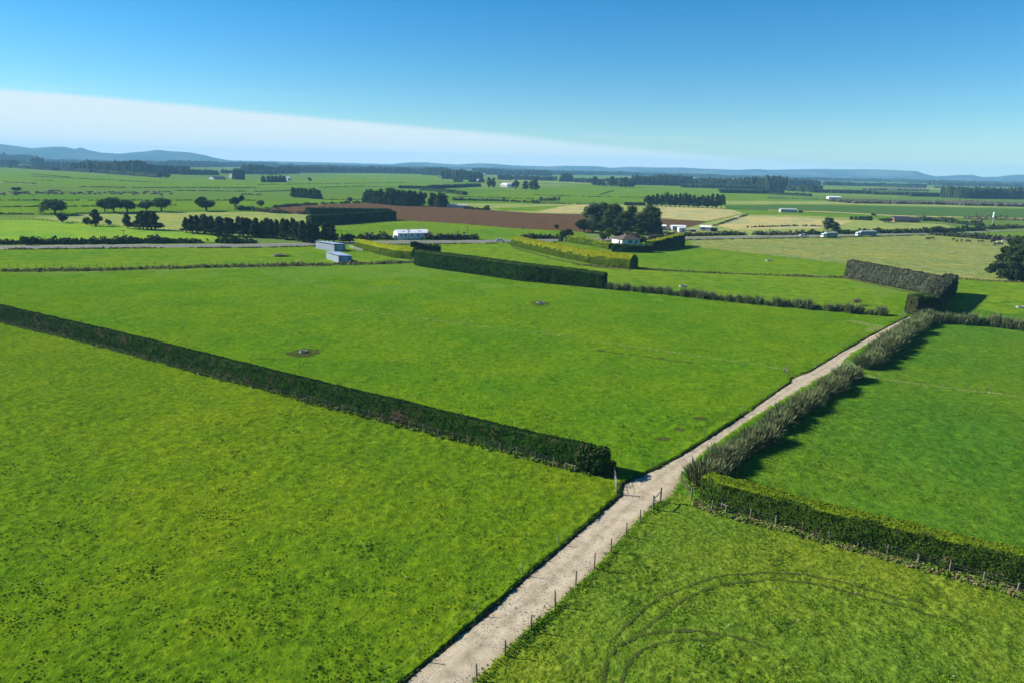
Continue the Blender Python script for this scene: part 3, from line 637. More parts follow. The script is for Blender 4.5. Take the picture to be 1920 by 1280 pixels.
# far clipped hedges
for i, (pp, hh, lab) in enumerate((
    ([(300,333.2),(178,324.5)], [9, 9], 'clipped dark hedge in front of the left pine belt'),
    ([(172,324),(112,320.5)], [9, 9], 'clipped dark hedge left of the gap under the left pine belt'),
    ([(105,320.5),(60,317.5)], [8, 8], 'clipped hedge piece third from the left edge'),
    ([(54,317),(28,315.5)], [8, 8], 'clipped hedge piece second from the left edge'),
    ([(20,315),(-60,311)], [8, 8], 'clipped hedge piece at the left edge'),
    ([(457,337),(438,337)], [18, 18], 'square dark clipped hedge block far left of centre'),
    ([(801,354.5),(748,353.5)], [4, 4], 'low clipped hedge right of the gap above the dense trees'),
    ([(899,350),(860,352),(805,354)], [5, 5, 5], 'low clipped hedge curving above the dense trees'),
    ([(908,342.5),(879,342)], [7, 7], 'low clipped hedge in front of the far village'),
    ([(867,342),(851,341.5)], [7, 7], 'short clipped hedge in front of the far village'),
    ([(872,366),(830,360.5),(790,357.5)], [4, 4, 4], 'thin dark hedge slanting right of the dense trees'),
    ([(1520,368.5),(1440,364),(1350,362)], [4, 4, 4], 'lower of two dark hedge lines on the green rise'),
    ([(1470,361.5),(1400,359.5),(1348,358.5)], [4, 4, 4], 'upper of two dark hedge lines on the green rise'),
    ([(1860,371.5),(1780,369.5),(1706,368.5)], [6, 6, 6], 'straight dark hedge below the riverside trees'),
    ([(1735,353.5),(1650,350.5)], [6, 6], 'dark hedge line beyond the riverside trees'),
    ([(1815,355),(1752,353)], [6, 6], 'dark hedge line beyond the riverside trees near the right edge'))):
    hedge('far_hedge', pp, 10 if i < 6 else 7, hh, [lf_far], lab, 0.15, 2.0, lift=0, step=9, rough=.7, stems=False, taper=.9)

# flax bushes
def flax_mesh(seed, nb, blade=1.0, seg=3, wb=0.07):
    g = np.random.default_rng(seed); V = []; F = []
    for i in range(nb):
        az = g.uniform(0, 2*math.pi); r0 = min(.5, abs(g.normal(0, .25))); lean = g.uniform(0, 1)**.65*1.25; Lh = g.uniform(.5, 1.1)*blade*(1-.12*lean)
        bx, by = r0*math.cos(az)*1.2, r0*math.sin(az)*1.2; wd = wb*g.uniform(.7, 1.3); az2 = az+g.normal(0, .5)
        px_, py_ = -math.sin(az2+g.normal(0, .9)), math.cos(az2+g.normal(0, .9)); x, y, z = bx, by, 0.; n0 = len(V)
        for k in range(seg+1):
            f = k/seg; wk = wd*(1-f**2.2)+.006
            V += [(x-px_*wk, y-py_*wk, z), (x+px_*wk, y+py_*wk, z)]
            th = lean*(.60+.62*f); st = Lh/seg
            x += math.sin(th)*math.cos(az2)*st; y += math.sin(th)*math.sin(az2)*st; z += math.cos(th)*st
        for k in range(seg): F.append((n0+2*k, n0+2*k+1, n0+2*k+3, n0+2*k+2))
    return mesh_only('flax_blades', V, F, [lf_flax])
flaxN = [flax_mesh(s, 1300, seg=2, wb=0.042) for s in (1, 2, 3, 4)]; flaxF = [flax_mesh(s, 420, seg=2, wb=0.045) for s in (5, 6, 7)]
def core_mesh(mat, sq=0.55):
    V = []; F = []; n = 8
    for j, (r, z) in enumerate(((.40, 0), (.52, .25), (.50, .5), (.30, .68), (.02, .74))):
        for k in range(n):
            a = 2*math.pi*k/n; V.append((r*math.cos(a)*rng.uniform(.9, 1.1), r*math.sin(a)*rng.uniform(.9, 1.1), z))
    for j in range(4):
        for k in range(n): F.append((j*n+k, j*n+(k+1) % n, (j+1)*n+(k+1) % n, (j+1)*n+k))
    return mesh_only('flax_heart', V, F, [mat])
lf_heart = mat_leaf('flax_heart', (0.02, 0.025, 0.012), (0.05, 0.05, 0.03), 0.0, 3)
heart = core_mesh(lf_heart)
def flax_row(px, spacing, h, meshes, labf, group, wid=1.0, jit=.35, sd=1, offs=0.0):
    P = np.array([G(*p)[:2] for p in px]); Q = resample(P, spacing); T, N = frames(Q); g = np.random.default_rng(sd)
    for i, q in enumerate(Q):
        q = q + N[i]*(g.normal(0, jit)-offs)
        hh = h*g.uniform(.78, 1.12)*(.72 if i % 5 == 4 else 1.0); e = empty('flax_bush', (q[0], q[1], -.05), g.uniform(0, 6.28), (hh*wid, hh*wid, hh))
        tag(e, labf(i+1, len(Q)), 'flax bush', group)
        tag(link('blades', meshes[i % len(meshes)], e), kind='stuff'); tag(link('heart', heart, e), kind='stuff')
flax_row([(1298,896),(1340,862),(1400,820),(1452,783),(1500,753),(1540,727),(1572,706)], 2.45, 2.9, flaxN, lambda i, n: 'grey-green flax bush on the near stretch beside the lane, %s from the trimmed hedge' % ordn(i), 'flax bushes on the near stretch of the lane', .92, offs=1.7)
flax_row([(1603,684),(1640,658),(1675,632),(1705,611),(1724,600)], 2.6, 3.3, flaxN, lambda i, n: 'grey-green flax bush on the far stretch beside the lane, %s from the gate' % ordn(i), 'flax bushes on the far stretch of the lane', .92, sd=2, offs=1.9)
flax_row([(1128,540),(1250,552),(1380,566),(1500,578),(1600,586),(1652,591)], 2.8, 3.1, flaxF, lambda i, n: 'dark flax bush behind the centre paddock, %s from the tall hedge' % ordn(i), 'flax bushes in the row behind the centre paddock', .75, sd=3)
flax_row([(1758,605),(1830,609),(1920,619),(2010,628)], 2.8, 3.6, flaxF, lambda i, n: 'dark flax bush in the row right of the hedge block, %s from the block' % ordn(i), 'flax bushes in the row right of the hedge block', .75, sd=4)

# ------------------------------------------------------------------ trees
CS = None
def cube_sphere(n=3):
    V = []; F = []
    for ax in range(3):
        for sg in (-1, 1):
            b = len(V)
            for i in range(n+1):
                for j in range(n+1):
                    p = [0, 0, 0]; p[ax] = sg; p[(ax+1) % 3] = -1+2*i/n; p[(ax+2) % 3] = -1+2*j/n
                    V.append(np.array(p)/np.linalg.norm(p))
            for i in range(n):
                for j in range(n): F.append((b+i*(n+1)+j, b+(i+1)*(n+1)+j, b+(i+1)*(n+1)+j+1, b+i*(n+1)+j+1))
    return np.array(V), np.array(F)
SV, SF = cube_sphere(3)
def crown(blobs, nleaf, leaf, mat, g, core=.74, wob=.9, thr=.82, droop=1.0):
    """blobs: (cx,cy,cz,rx,ry,rz). sprays on the union's surface round dark hearts"""
    B = np.array(blobs, float); V = []; F = []; off = 0
    for b in B:
        v = SV*b[3:]*core*(1+g.normal(0, .06, (len(SV), 1)))+b[:3]; V.append(v); F.append(SF+off); off += len(v)
    ar = (B[:, 3]*B[:, 4]+B[:, 3]*B[:, 5]+B[:, 4]*B[:, 5]); pr = ar/ar.sum()
    bi = g.choice(len(B), nleaf, p=pr); d = g.normal(0, 1, (nleaf, 3)); d /= np.linalg.norm(d, axis=1)[:, None]
    r = 1+g.normal(0, .10, nleaf); p = B[bi, :3]+d*B[bi, 3:]*r[:, None]
    q = (((p[:, None]-B[None, :, :3])/B[None, :, 3:])**2).sum(-1); q[np.arange(nleaf), bi] = 9
    keep = q.min(1) > thr**2; p = p[keep]; dn = (d/B[bi, 3:])[keep]; dn /= np.linalg.norm(dn, axis=1)[:, None]
    n = len(p); D = dn+g.normal(0, wob, (n, 3)); D /= np.linalg.norm(D, axis=1)[:, None]
    A = np.cross(D, g.normal(0, 1, (n, 3))); A /= np.linalg.norm(A, axis=1)[:, None]; Bb = np.cross(D, A); s = (leaf*g.uniform(.5, 1.5, n))[:, None]
    LV = np.stack([p-A*s*.9, p-Bb*s*.5, p+A*s*.9, p+Bb*s*.5], 1).reshape(-1, 3)
    V.append(LV); F.append(np.arange(4*n).reshape(n, 4)+off)
    return mesh_only('crown', np.vstack(V), np.vstack(F), [mat])
def limbs(mb, base, tips, r0, g, n=6):
    for tp in tips:
        tp = np.array(tp); b = np.array(base); m = (b+tp)/2+np.array([0, 0, np.linalg.norm(tp-b)*.12])+g.normal(0, .15, 3)
        mb.tube(b, m, r0, r0*.65, n, False); mb.tube(m, tp, r0*.65, r0*.3, n, False)
PROTO = {}
def proto(key, kind, seed, mat=None, bk=None):
    g = np.random.default_rng(seed); B = []; mb = MB(); nleaf = 1300; leaf = .55; th = .82
    if kind == 'umbrella':           # spreading, flat bottomed
        fork = (0, 0, 2.0); mb.tube((0, 0, -.3), fork, .5, .38, 7, False)
        nb = 14; tips = []
        for i in range(nb):
            a = g.uniform(0, 6.28); rr = 4.6*math.sqrt(g.random()); z = 6.3-(rr/5.0)**2*2.9+g.normal(0, .35)
            B.append((rr*math.cos(a), rr*math.sin(a), z, g.uniform(1.6, 2.3), g.uniform(1.6, 2.3), g.uniform(1.4, 1.9)))
            if i < 7: tips.append((B[-1][0], B[-1][1], z-.5))
        B.append((0, 0, 6.2, 3.3, 3.3, 2.3)); limbs(mb, fork, tips, .27, g); nleaf = 1500; leaf = .5; H = 9.0; Wd = 11.5
    elif kind == 'windswept':
        fork = (0.3, 0, 2.0); mb.tube((-.2, 0, -.3), fork, .5, .38, 7, False); tips = []
        for i in range(9):
            x = g.uniform(-2.2, 5.0); B.append((x, g.uniform(-2, 2), 5.2+.5*x*.7*(1-max(x, 0)/9)+g.normal(0, .5), g.uniform(1.2, 2.2), g.uniform(1.2, 2.0), g.uniform(.9, 1.5)))
            if i < 6: tips.append((B[-1][0], B[-1][1], B[-1][2]-.4))
        limbs(mb, fork, tips, .27, g); H = 8.8; Wd = 10; nleaf = 1300; leaf = .5
    elif kind == 'pine':             # ragged cone with clear trunk
        mb.tube((0, 0, -.3), (g.normal(0, .2), g.normal(0, .2), 11), .38, .08, 7, False)
        for i in range(14):
            z = 2.6+9.2*(i/13)**.95; rr = (1-(z-2)/12.5)*2.3; a = g.uniform(0, 6.28)
            B.append((rr*.55*math.cos(a), rr*.55*math.sin(a), z, rr*.75+.35, rr*.75+.35, .95)); 
            if i < 10: mb.tube((0, 0, z-.6), (B[-1][0]*1.4, B[-1][1]*1.4, z), .09, .04, 5, False)
        H = 12.8; Wd = 5.6; nleaf = 1300; leaf = .5; th = .75
    elif kind == 'column':           # dense to the ground
        mb.tube((0, 0, -.3), (0, 0, 6), .4, .15, 7, False)
        for i in range(12):
            z = 1.2+9.0*i/11; rr = 2.9*(1-.55*(i/11)**2)*g.uniform(.85, 1.1); a = g.uniform(0, 6.28)
            B.append((.7*math.cos(a), .7*math.sin(a), z, rr*.85, rr*.85, 1.5))
        H = 11.6; Wd = 6.2; nleaf = 1500; leaf = .5
    elif kind == 'round':
        mb.tube((0, 0, -.3), (0, 0, 3), .3, .2, 7, False); limbs(mb, (0, 0, 2.2), [(1.2, .5, 4.5), (-1.2, .4, 4.6), (.2, -1.3, 4.4), (0, .6, 5.5)], .16, g)
        for i in range(10):
            d = g.normal(0, 1, 3); d /= np.linalg.norm(d); B.append((d[0]*1.7, d[1]*1.7, 4.6+d[2]*1.7, g.uniform(1.1, 1.7), g.uniform(1.1, 1.7), g.uniform(1.0, 1.5)))
        H = 7.6; Wd = 6.2; nleaf = 1200; leaf = .42
    elif kind == 'tall':
        B.append((0, 0, 6, 2.6, 2.6, 4)); fork = (0, 0, 4); mb.tube((0, 0, -.3), fork, .5, .4, 7, False); tips = []
        for i in range(19):
            z = g.uniform(2.6, 15); rr = 3.6*math.sin(min(1, (z-1)/14)*math.pi*.85+.35); a = g.uniform(0, 6.28); q = rr*g.uniform(.3, .9)
            B.append((q*math.cos(a), q*math.sin(a), z, g.uniform(1.5, 2.4), g.uniform(1.5, 2.4), g.uniform(1.3, 2.0)))
            if i < 8: tips.append((B[-1][0], B[-1][1], z-.5))
        limbs(mb, fork, tips, .25, g); H = 17; Wd = 9; nleaf = 2200; leaf = .5
    elif kind == 'bush':
        mb.tube((0, 0, -.2), (0, 0, .8), .12, .08, 5, False)
        for i in range(6):
            a = g.uniform(0, 6.28); B.append((.5*math.cos(a), .5*math.sin(a), g.uniform(.55, 1.1), g.uniform(.5, .8), g.uniform(.5, .8), g.uniform(.5, .7)))
        H = 1.75; Wd = 2.3; nleaf = 420; leaf = .22
    elif kind == 'bare':
        mb.tube((0, 0, -.2), (0, 0, 1.2), .14, .1, 5, False); tips = []
        for i in range(9):
            a = g.uniform(0, 6.28); q = g.uniform(.3, 1.3); tips.append((q*math.cos(a), q*math.sin(a), g.uniform(2.0, 3.4)))
        limbs(mb, (0, 0, 1.0), tips, .07, g, 4)
        V = []; F = []
        for i in range(700):
            tp = np.array(tips[g.integers(len(tips))]); p = tp*g.uniform(.5, 1.05)+g.normal(0, .33, 3); p[2] = max(.5, p[2]); d = g.normal(0, 1, 3)+[0, 0, .8]; d /= np.linalg.norm(d)
            sd_ = np.cross(d, g.normal(0, 1, 3)); sd_ /= np.linalg.norm(sd_); q = p+d*g.uniform(.3, .6); n0 = len(V)
            V += [p-sd_*.03, p+sd_*.03, q+sd_*.012, q-sd_*.012]; F.append((n0, n0+1, n0+2, n0+3))
        cm = mesh_only('crown', np.array(V), np.array(F), [mat or lf_brown]); H = 3.9; Wd = 3.6
        PROTO[key] = (cm, mesh_only('trunk', mb.v, mb.f, [bk or pale_bark]), H, Wd); return
    cm = crown(B, nleaf, leaf, mat or lf_macro, g, thr=th)
    co = np.empty(len(cm.vertices)*3); cm.vertices.foreach_get('co', co); co = co.reshape(-1, 3)
    H = np.percentile(co[:, 2], 99.7); Wd = np.percentile(co[:, 0], 99.3)-np.percentile(co[:, 0], .7)
    PROTO[key] = (cm, mesh_only('trunk', mb.v, mb.f, [bk or bark]), H, Wd)
for i in range(3):
    proto('umbrella%d' % i, 'umbrella', 20+i); proto('pine%d' % i, 'pine', 30+i, lf_pine); proto('column%d' % i, 'column', 40+i, lf_macro)
    proto('bush%d' % i, 'bush', 60+i, lf_macro); proto('bare%d' % i, 'bare', 70+i); proto('gbush%d' % i, 'bush', 63+i, lf_green)
for i in range(2):
    proto('windswept%d' % i, 'windswept', 25+i); proto('round%d' % i, 'round', 50+i); proto('euc%d' % i, 'tall', 80+i, lf_euc, pale_bark); proto('tall%d' % i, 'tall', 84+i, lf_green)
    proto('dtall%d' % i, 'tall', 88+i, lf_macro); proto('mpine%d' % i, 'umbrella', 90+i, lf_pine)
proto('brown0', 'round', 95, lf_brown); proto('gold0', 'round', 96, lf_gold); proto('gcol0', 'column', 97, lf_green)
NAMES = dict(umbrella='spreading_tree', pine='pine_tree', column='shelter_tree', bush='bush', gbush='bush', bare='bare_shrub', windswept='windswept_tree', round='round_tree', euc='gum_tree', tall='leafy_tree',
             dtall='dark_tree', mpine='cypress_tree', brown='brown_tree', gold='golden_bush', gcol='column_tree')
def tree(kind, px, pb, pt, wpx, label, cat='tree', group=None, rz=None, idx=None):
    keys = [k for k in PROTO if k.rstrip('0123456789') == kind]; key = keys[(idx if idx is not None else rng.integers(9)) % len(keys)]
    cm, tm, H, Wd = PROTO[key]; b = G(px, pb); h = HT(px, pb, pt); wd = wpx/PPM(px, pb)
    e = empty(NAMES[kind], (b[0], b[1], 0), rng.uniform(0, 6.28) if rz is None else rz, (wd/Wd, wd/Wd, h/H)); tag(e, label, cat, group)
    tag(link('crown', cm, e)); link('trunk', tm, e); return e
# scattered trees at the left
tree('umbrella', 104, 403.5, 373.5, 44, 'spreading dark tree nearest the left edge, with a bare shrub at its left', rz=1.0, idx=0)
tree('bare', 79, 402, 387, 20, 'bare brown shrub left of the leftmost spreading tree', 'shrub')
for x, b, t_, w_, k, lab in ((197,399,374,26,'umbrella','smaller left tree of the group of three spreading trees'), (214,400,370,36,'umbrella','tall middle tree of the group of three spreading trees'),
    (239,398.5,375,34,'umbrella','right tree of the group of three spreading trees'), (275,397,377,32,'umbrella','low left tree of the pair of spreading trees'), (303,397.5,371,36,'umbrella','taller right tree of the pair of spreading trees'),
    (387,396,370,33,'round','rounded dark tree standing alone right of the pair'), (441,394,366.5,24,'windswept','leaning dark tree fourth from the right end of the scattered row'),
    (117,418,401,19,'round','small dark tree in front of the leftmost spreading tree'), (163,422,407,14,'bush','small dark bush left of the ragged conifer'), (180,424,393.5,24,'pine','ragged dark conifer behind the pale field'),
    (204,422,411,11,'bush','low round bush right of the ragged conifer'), (240,429,400,20,'pine','dark conifer just left of the conifer clump')):
    tree(k, x, b, t_, w_, lab, 'tree' if k != 'bush' else 'bush')
for i, (x, b, t_, w_) in enumerate(((262,430,400,22),(269,431,396,22),(277,431.5,397,22),(284,431,396,22),(291,432,398,26))):
    tree('pine', x, b, t_, w_, 'dark conifer in the tight clump above the pale field, %s from the left' % ordn(i+1), group='conifers in the tight clump')
tree('round', 32, 360, 351, 13, 'small dark tree standing at the left end of the cattle herd'); tree('round', 313, 335, 325, 11, 'small dark tree alone right of the clipped hedge')
tree('bush', 49, 460, 443, 20, 'rounded shrub rising above the roadside hedge near the left edge', 'bush'); tree('bare', 49, 456, 442, 16, 'grey bare top of the shrub near the left edge', 'shrub')
# pine belt by the road
n_ = 30
for i in range(n_):
    f = i/(n_-1); x = 352+f*(625-352)+rng.normal(0, 2); b = 437+f*(456-437)*(1 if f < .9 else .95)+rng.normal(0, .8)+1.5*math.sin(f*9)
    tp = 404 + f*14+rng.normal(0, 2.4)+(2 if i % 3 == 0 else 0)
    tree('pine', x, b, min(tp, 424), rng.uniform(19, 26), 'dark pine in the roadside belt, %s from its left end' % ordn(i+1), group='pines in the roadside belt', idx=i)
for i in range(13):
    f = i/12; x = 372+f*(610-372); tree('pine', x, 433+f*16, 407+f*13+rng.normal(0, 2), 22, 'dark pine in the back row of the roadside belt, %s from its left end' % ordn(i+1), group='pines in the back row of the roadside belt', idx=i)
# dense groups
for i in range(7):
    f = i/6; tree('column', 551+f*47, 370+f*3.6, 351.5+f*3.5+rng.normal(0, .8), 13, 'dense dark tree in the small block left of the ploughed field, %s from the left' % ordn(i+1), group='trees in the small dense block')
for i, (x, b, t_) in enumerate(((688,380,356),(696,380.5,355),(705,382,357.5),(715,383,354),(727,384,353),(737,385.5,353),(748,386,356),(758,386.5,357),(768,386,357),(779,386,358.5),(788,386,359))):
    tree('column', x, b, t_, 19, 'dense dark tree in the long grove behind the ploughed field, %s from the left' % ordn(i+1), group='dense trees in the long grove')
for i, (x, b, t_) in enumerate(((812,387,362),(824,388.5,360.5),(832,388,363))):
    tree('column', x, b, t_, 20, 'dense dark tree at the right end of the long grove, %s past the gap' % ordn(i+1), group='dense trees past the gap')
tree('brown', 796, 384, 361, 12, 'pale thin tree in the gap of the long grove')
for i, x in enumerate((494, 504, 511, 518, 526, 533)):
    tree('column', x, 342, 329+(i % 2)+(1 if i == 0 else 0), 10, 'dense dark tree in the far block above the pale track, %s from the left' % ordn(i+1), group='trees in the far block')
tree('brown', 580, 342, 333, 8, 'small thin tree standing right of the far block')
# pines beyond the straw paddock
for i in range(17):
    f = i/16; x = 1214+f*(1352-1214); tree('pine' if i % 4 else 'mpine', x, 386.5+f*4.8, 364.5+rng.normal(0, 1.5)+(2 if 9 < i < 13 else 0), rng.uniform(13, 17), 'dark pine in the row beyond the straw paddock, %s from the left' % ordn(i+1), group='pines beyond the straw paddock', idx=i)
for i in range(9):
    tree('bush', 1172+i*4.4, 385.5+i*.15, 379, 6, 'low dark bush left of the pine row, %s from the left' % ordn(i+1), 'bush', 'low bushes left of the pine row')
# grove farther out
for i, (x, b, t_, k) in enumerate(((1115,348.5,331,'dtall'),(1124,349,336,'dtall'),(1131,349.5,336,'dtall'),(1139,350,334,'brown'),(1147,350.5,331,'dtall'),(1155,350.5,334,'dtall'),(1164,351.5,333,'dtall'),(1172,352,332,'dtall'),(1180,352,335,'dtall'),(1187,352,334,'dtall'))):
    tree(k, x, b, t_, 13, 'dark tree in the grove beyond the green paddock, %s from the left' % ordn(i+1), group='trees in the grove beyond the green paddock')
for i, (x, b, t_, w_) in enumerate(((967,356,338,13),(985,356,339.5,13),(997,356.5,339,12),(1004,357,336,15))):
    tree('dtall' if i != 0 else 'mpine', x, b, t_, w_, 'dark flat-topped tree right of the far pale farmhouse, %s from the left' % ordn(i+1), group='trees right of the far farmhouse')
for i, (x, b, t_) in enumerate(((917,353,333),(925,353.5,334))):
    tree('dtall', x, b, t_, 10, '%s tree of the close pair left of the far farmhouse' % ('left' if i == 0 else 'right'))
for i, (x, b, t_, w_) in enumerate(((1055,341,326,14),(1062,341,324.5,14),(1069,341,326,13))):
    tree('column', x, b, t_, w_, 'far dark tree in the tight trio above the green paddock, %s from the left' % ordn(i+1), group='tight trio of far trees')
for i in range(8):
    x = 1012+i*5; tree('bare', x, 380, 369+rng.normal(0, 1.2)-(3 if i == 7 else 0), 12, 'grey bare shrub in the thicket left of the straw paddock, %s from the left' % ordn(i+1), 'shrub', 'bare shrubs left of the straw paddock')
# clump by the white house
for k, x, b, t_, w_, lab in (('euc',1112,430,381,36,'grey-green gum tree at the left of the big clump'),('euc',1130,428,380,30,'second tall gum tree in the big clump'),('tall',1150,432,383,34,'green rounded tree in the middle of the big clump'),
    ('tall',1142,436,391,34,'lower green tree at the front of the big clump'),('dtall',1168,438,396,38,'dark low tree at the front of the big clump'),('dtall',1183,434,386,32,'dark tree behind the middle of the big clump'),
    ('brown',1205,437,395,26,'brownish thin tree right in the big clump'),('dtall',1216,439,384,32,'tall black-green tree at the right of the big clump'),('column',1228,440,389,26,'dense black-green tree at the right end of the big clump'),('dtall',1196,440,402,32,'dark low tree behind the white house'),
    ('round',1095,436,412,28,'dark bushy tree at the left foot of the big clump'),('round',1112,437,418,28,'dark bushy tree under the gum trees'),('round',1127,438,420,24,'dark bushy tree at the front foot of the big clump'),
    ('gold',1141,449,428,21,'golden-green rounded bush left of the white house'),('round',1130,452,437,16,'dark round bush left of the golden one'),('round',1158,447,432,16,'round shrub behind the golden bush'),('round',1177,449,434,16,'round dark shrub behind the white house roof'),
    ('gcol',1052,453,432,10,'narrow upright shrub left of the round dark one'),('round',1063,451,430,19,'round dark shrub beside the narrow upright one'),('round',1203,458,443,15,'round shrub in the garden right of the white house'),('brown',1215,458,446,18,'brownish shrub in the garden right of the white house'),
    ('brown',1188,452,437,22,'low brownish shrub right of the white house roof'),('brown',1228,452,439,24,'brownish shrub above the slanting dark hedge'),('round',1240,453,440,20,'olive shrub above the slanting dark hedge'),('round',1044,431,421,8,'small dark conifer on the edge of the ploughed field'),
    ('round',1255,450,441,18,'shrub where the slanting dark hedge meets the highway'),('brown',1270,450,441,18,'low shrub at the right end of the garden'),
    ('euc',1552,432,408,20,'rounded olive tree beyond the highway, left of the two trucks'),('column',1566,433,417,17,'dark dense bush joined to the olive tree beyond the highway'),
    ('round',655,455,438,17,'dark round bush behind the blue sheds'),('brown',489,389,376,14,'bare tree at the left corner of the ploughed field'),('brown',656,381,370,10,'bare tree on the back edge of the ploughed field'),
    ('round',1638,406,400,9,'small tree left of the brick house'),('column',1596,412.5,405,7,'narrow tree first in the line left of the brick house'),('column',1604,412.5,405,6,'narrow tree second in the line left of the brick house'),
    ('round',1660,417.5,409,20,'dark low bush just left of the brick house'),('round',1734,438,426,11,'small dark tree by the highway below the brick house'),('round',1756,437,424.5,16,'dark tree by the highway right of the smaller one'),('bare',1605,572,558,26,'bare rounded shrub behind the far flax row')):
    tree(k, x, b, t_, w_, lab, 'tree' if 'tree' in lab else 'bush')
for i in range(5): tree('column', 1612+i*5, 412.8+i*.3, 405.5, 8, 'tree in the short row left of the brick house, %s from the left' % ordn(i+1), group='short row left of the brick house')
# big pine at the right edge
g = np.random.default_rng(5); B = []; mb = MB(); b0 = G(1906, 526); hh = 18.0
mb.tube((0, 0, -.3), (.4, 0, 15), .7, .15, 8, False)
for i in range(62):
    z = 1.8+15.2*g.random()**.9; rr = 10.5*(1-(z/18.8)**1.7)**.75; a = g.uniform(0, 6.28); q = rr*g.uniform(.45, .95)
    B.append((q*math.cos(a), q*math.sin(a), z, g.uniform(1.4, 2.4), g.uniform(1.4, 2.4), g.uniform(.8, 1.3)))
    if i % 2 == 0: mb.tube((0, 0, z*.8), (B[-1][0], B[-1][1], z), .16, .06, 5, False)
B += [(0, 0, 6, 6.5, 6.5, 5.5), (0, 0, 11, 4.5, 4.5, 5)]
bp = empty('pine_tree', (b0[0], b0[1], 0)); tag(bp, 'large dark bushy pine cut off by the right edge', 'tree')
link('crown', crown(B, 16000, .55, lf_pine, g, thr=.8, wob=.7), bp); link('trunk', mesh_only('trunk', mb.v, mb.f, [bark]), bp)
# bush at the lane end of the left hedge
bb = G(1122, 890); g = np.random.default_rng(8); B = [(0, 0, 1.9, 1.5, 1.4, 1.7), (-1.2, .3, 2.0, 1.2, 1.2, 1.6), (1.5, -.2, 1.0, .9, .9, 1.0), (.6, .7, 2.6, 1, 1, .9), (-2.0, .6, 2.1, 1.1, 1.1, 1.5)]
eb = empty('hedge_bush', (bb[0], bb[1]+.6, 0)); tag(eb, 'untrimmed dark bush at the lane end of the long trimmed hedge', 'bush')
tag(link('foliage', crown(B, 2600, .26, lf_hedgeA, g), eb)); MBt = MB(); MBt.tube((0, 0, -.2), (0, 0, 1.8), .18, .1); MBt.tube((-1.2, .3, -.2), (-1.2, .3, 1.8), .18, .1); MBt.build('stem', bark, eb)

# ------------------------------------------------------------------ rank banks, roadside hedges (rough growth no one could count)
def rough_strip(name, px, wid, hh, mats, label, leaf=.5, per=6, gaps=.0, blobby=True, seed=1, cat=None):
    g = np.random.default_rng(seed); P = np.array([G(*p)[:2] for p in px]); Q = resample(P, max(.8, wid*.4)); T, N = frames(Q)
    V = []; F = []; off = 0; mi = []
    for i, q in enumerate(Q):
        nz = vnoise(i*.35, seed*3., 5)
        if gaps and nz < gaps: continue
        for _ in range(per):
            c = q+N[i]*g.normal(0, wid*.28)+T[i]*g.normal(0, wid*.3); s = hh*(.45+.9*nz)*g.uniform(.5, 1.1)
            m_ = g.integers(len(mats)); s2 = s*.8; ncard = 7
            for k in range(ncard):
                d = g.normal(0, 1, 3); d /= np.linalg.norm(d); d[2] = abs(d[2]); p = np.r_[c, 0]+d*np.array([s2*.75, s2*.75, s*1.0])*g.uniform(.55, 1)
                D = d+g.normal(0, .6, 3); D /= np.linalg.norm(D); A = np.cross(D, g.normal(0, 1, 3)); A /= np.linalg.norm(A); B_ = np.cross(D, A); w_ = leaf*g.uniform(.5, 1.2)*(.5+.25*s)
                V += [p-A*w_, p-B_*w_*.7, p+A*w_, p+B_*w_*.7]; F.append((off, off+1, off+2, off+3)); off += 4; mi.append(m_)
    o = mk(name, np.array(V), np.array(F), None, mats=mats, mi=mi); tag(o, label, cat, kind='stuff'); return o
rough_strip('drain_bank', [(-60,509.5),(0,508.5),(200,506.5),(400,500.5),(520,499),(640,496),(700,495),(770,492)], 4.5, 1.3, [lf_bank, lf_brown, lf_bank], 'brown rank growth along the drain at the left', .5, 10, seed=2)
rough_strip('drain_bank', [(1080,497),(1184,504.5),(1250,508),(1330,512),(1420,515.5),(1500,518.5),(1582,521)], 2.4, .95, [lf_bank, lf_brown], 'brown rank growth along the drain right of the golden hedge', .35, 6, seed=3)
rough_strip('drain_bank', [(1782,521),(1820,525),(1870,528),(1950,530)], 3.5, .9, [lf_bank, lf_brown], 'rough broken bank left of the big pine', .35, 7, seed=4)
rough_strip('bank_grass', [(1585,522),(1640,534.5),(1700,547),(1732,552)], 1.2, .9, [lf_bank], 'pale dry grass along the foot of the grey hedge', .2, 8, seed=5)
rough_strip('bank_grass', [(962,465),(1040,487),(1120,502),(1180,508)], 1.2, .7, [lf_bank], 'pale dry grass along the foot of the golden hedge', .2, 6, seed=6)
rough_strip('roadside_hedge', [(-60,458),(60,457.5),(150,457),(225,456.5)], 4.5, 3.2, [lf_macro, lf_green], 'dark rough hedge on the far side of the highway at the left edge', .8, 9, .12, seed=7)
rough_strip('roadside_hedge', [(225,456),(300,455.5),(380,455),(470,456)], 4.5, 3.2, [lf_macro, lf_green], 'dark rough hedge between the power pole and the pine belt', .8, 9, .15, seed=8)
rough_strip('roadside_hedge', [(640,452),(700,449),(730,449)], 4, 3.6, [lf_macro, lf_brown], 'rough shrubs left of the white shed', .8, 6, .25, seed=9)
rough_strip('roadside_hedge', [(808,449.5),(850,449),(890,449)], 4, 3.6, [lf_macro, lf_brown], 'dark shrubs just right of the white shed', .8, 8, .1, seed=10)
rough_strip('roadside_hedge', [(975,447),(1010,447.5),(1042,448)], 4, 3.8, [lf_brown, lf_macro], 'dense trimmed shrubs above the golden hedge', .8, 9, seed=11)
rough_strip('roadside_hedge', [(1240,443),(1300,443),(1370,441.5),(1440,441),(1520,439.5)], 4, 2.6, [lf_macro, lf_brown], 'low dark hedge along the highway right of the big clump', .7, 7, .3, seed=12)
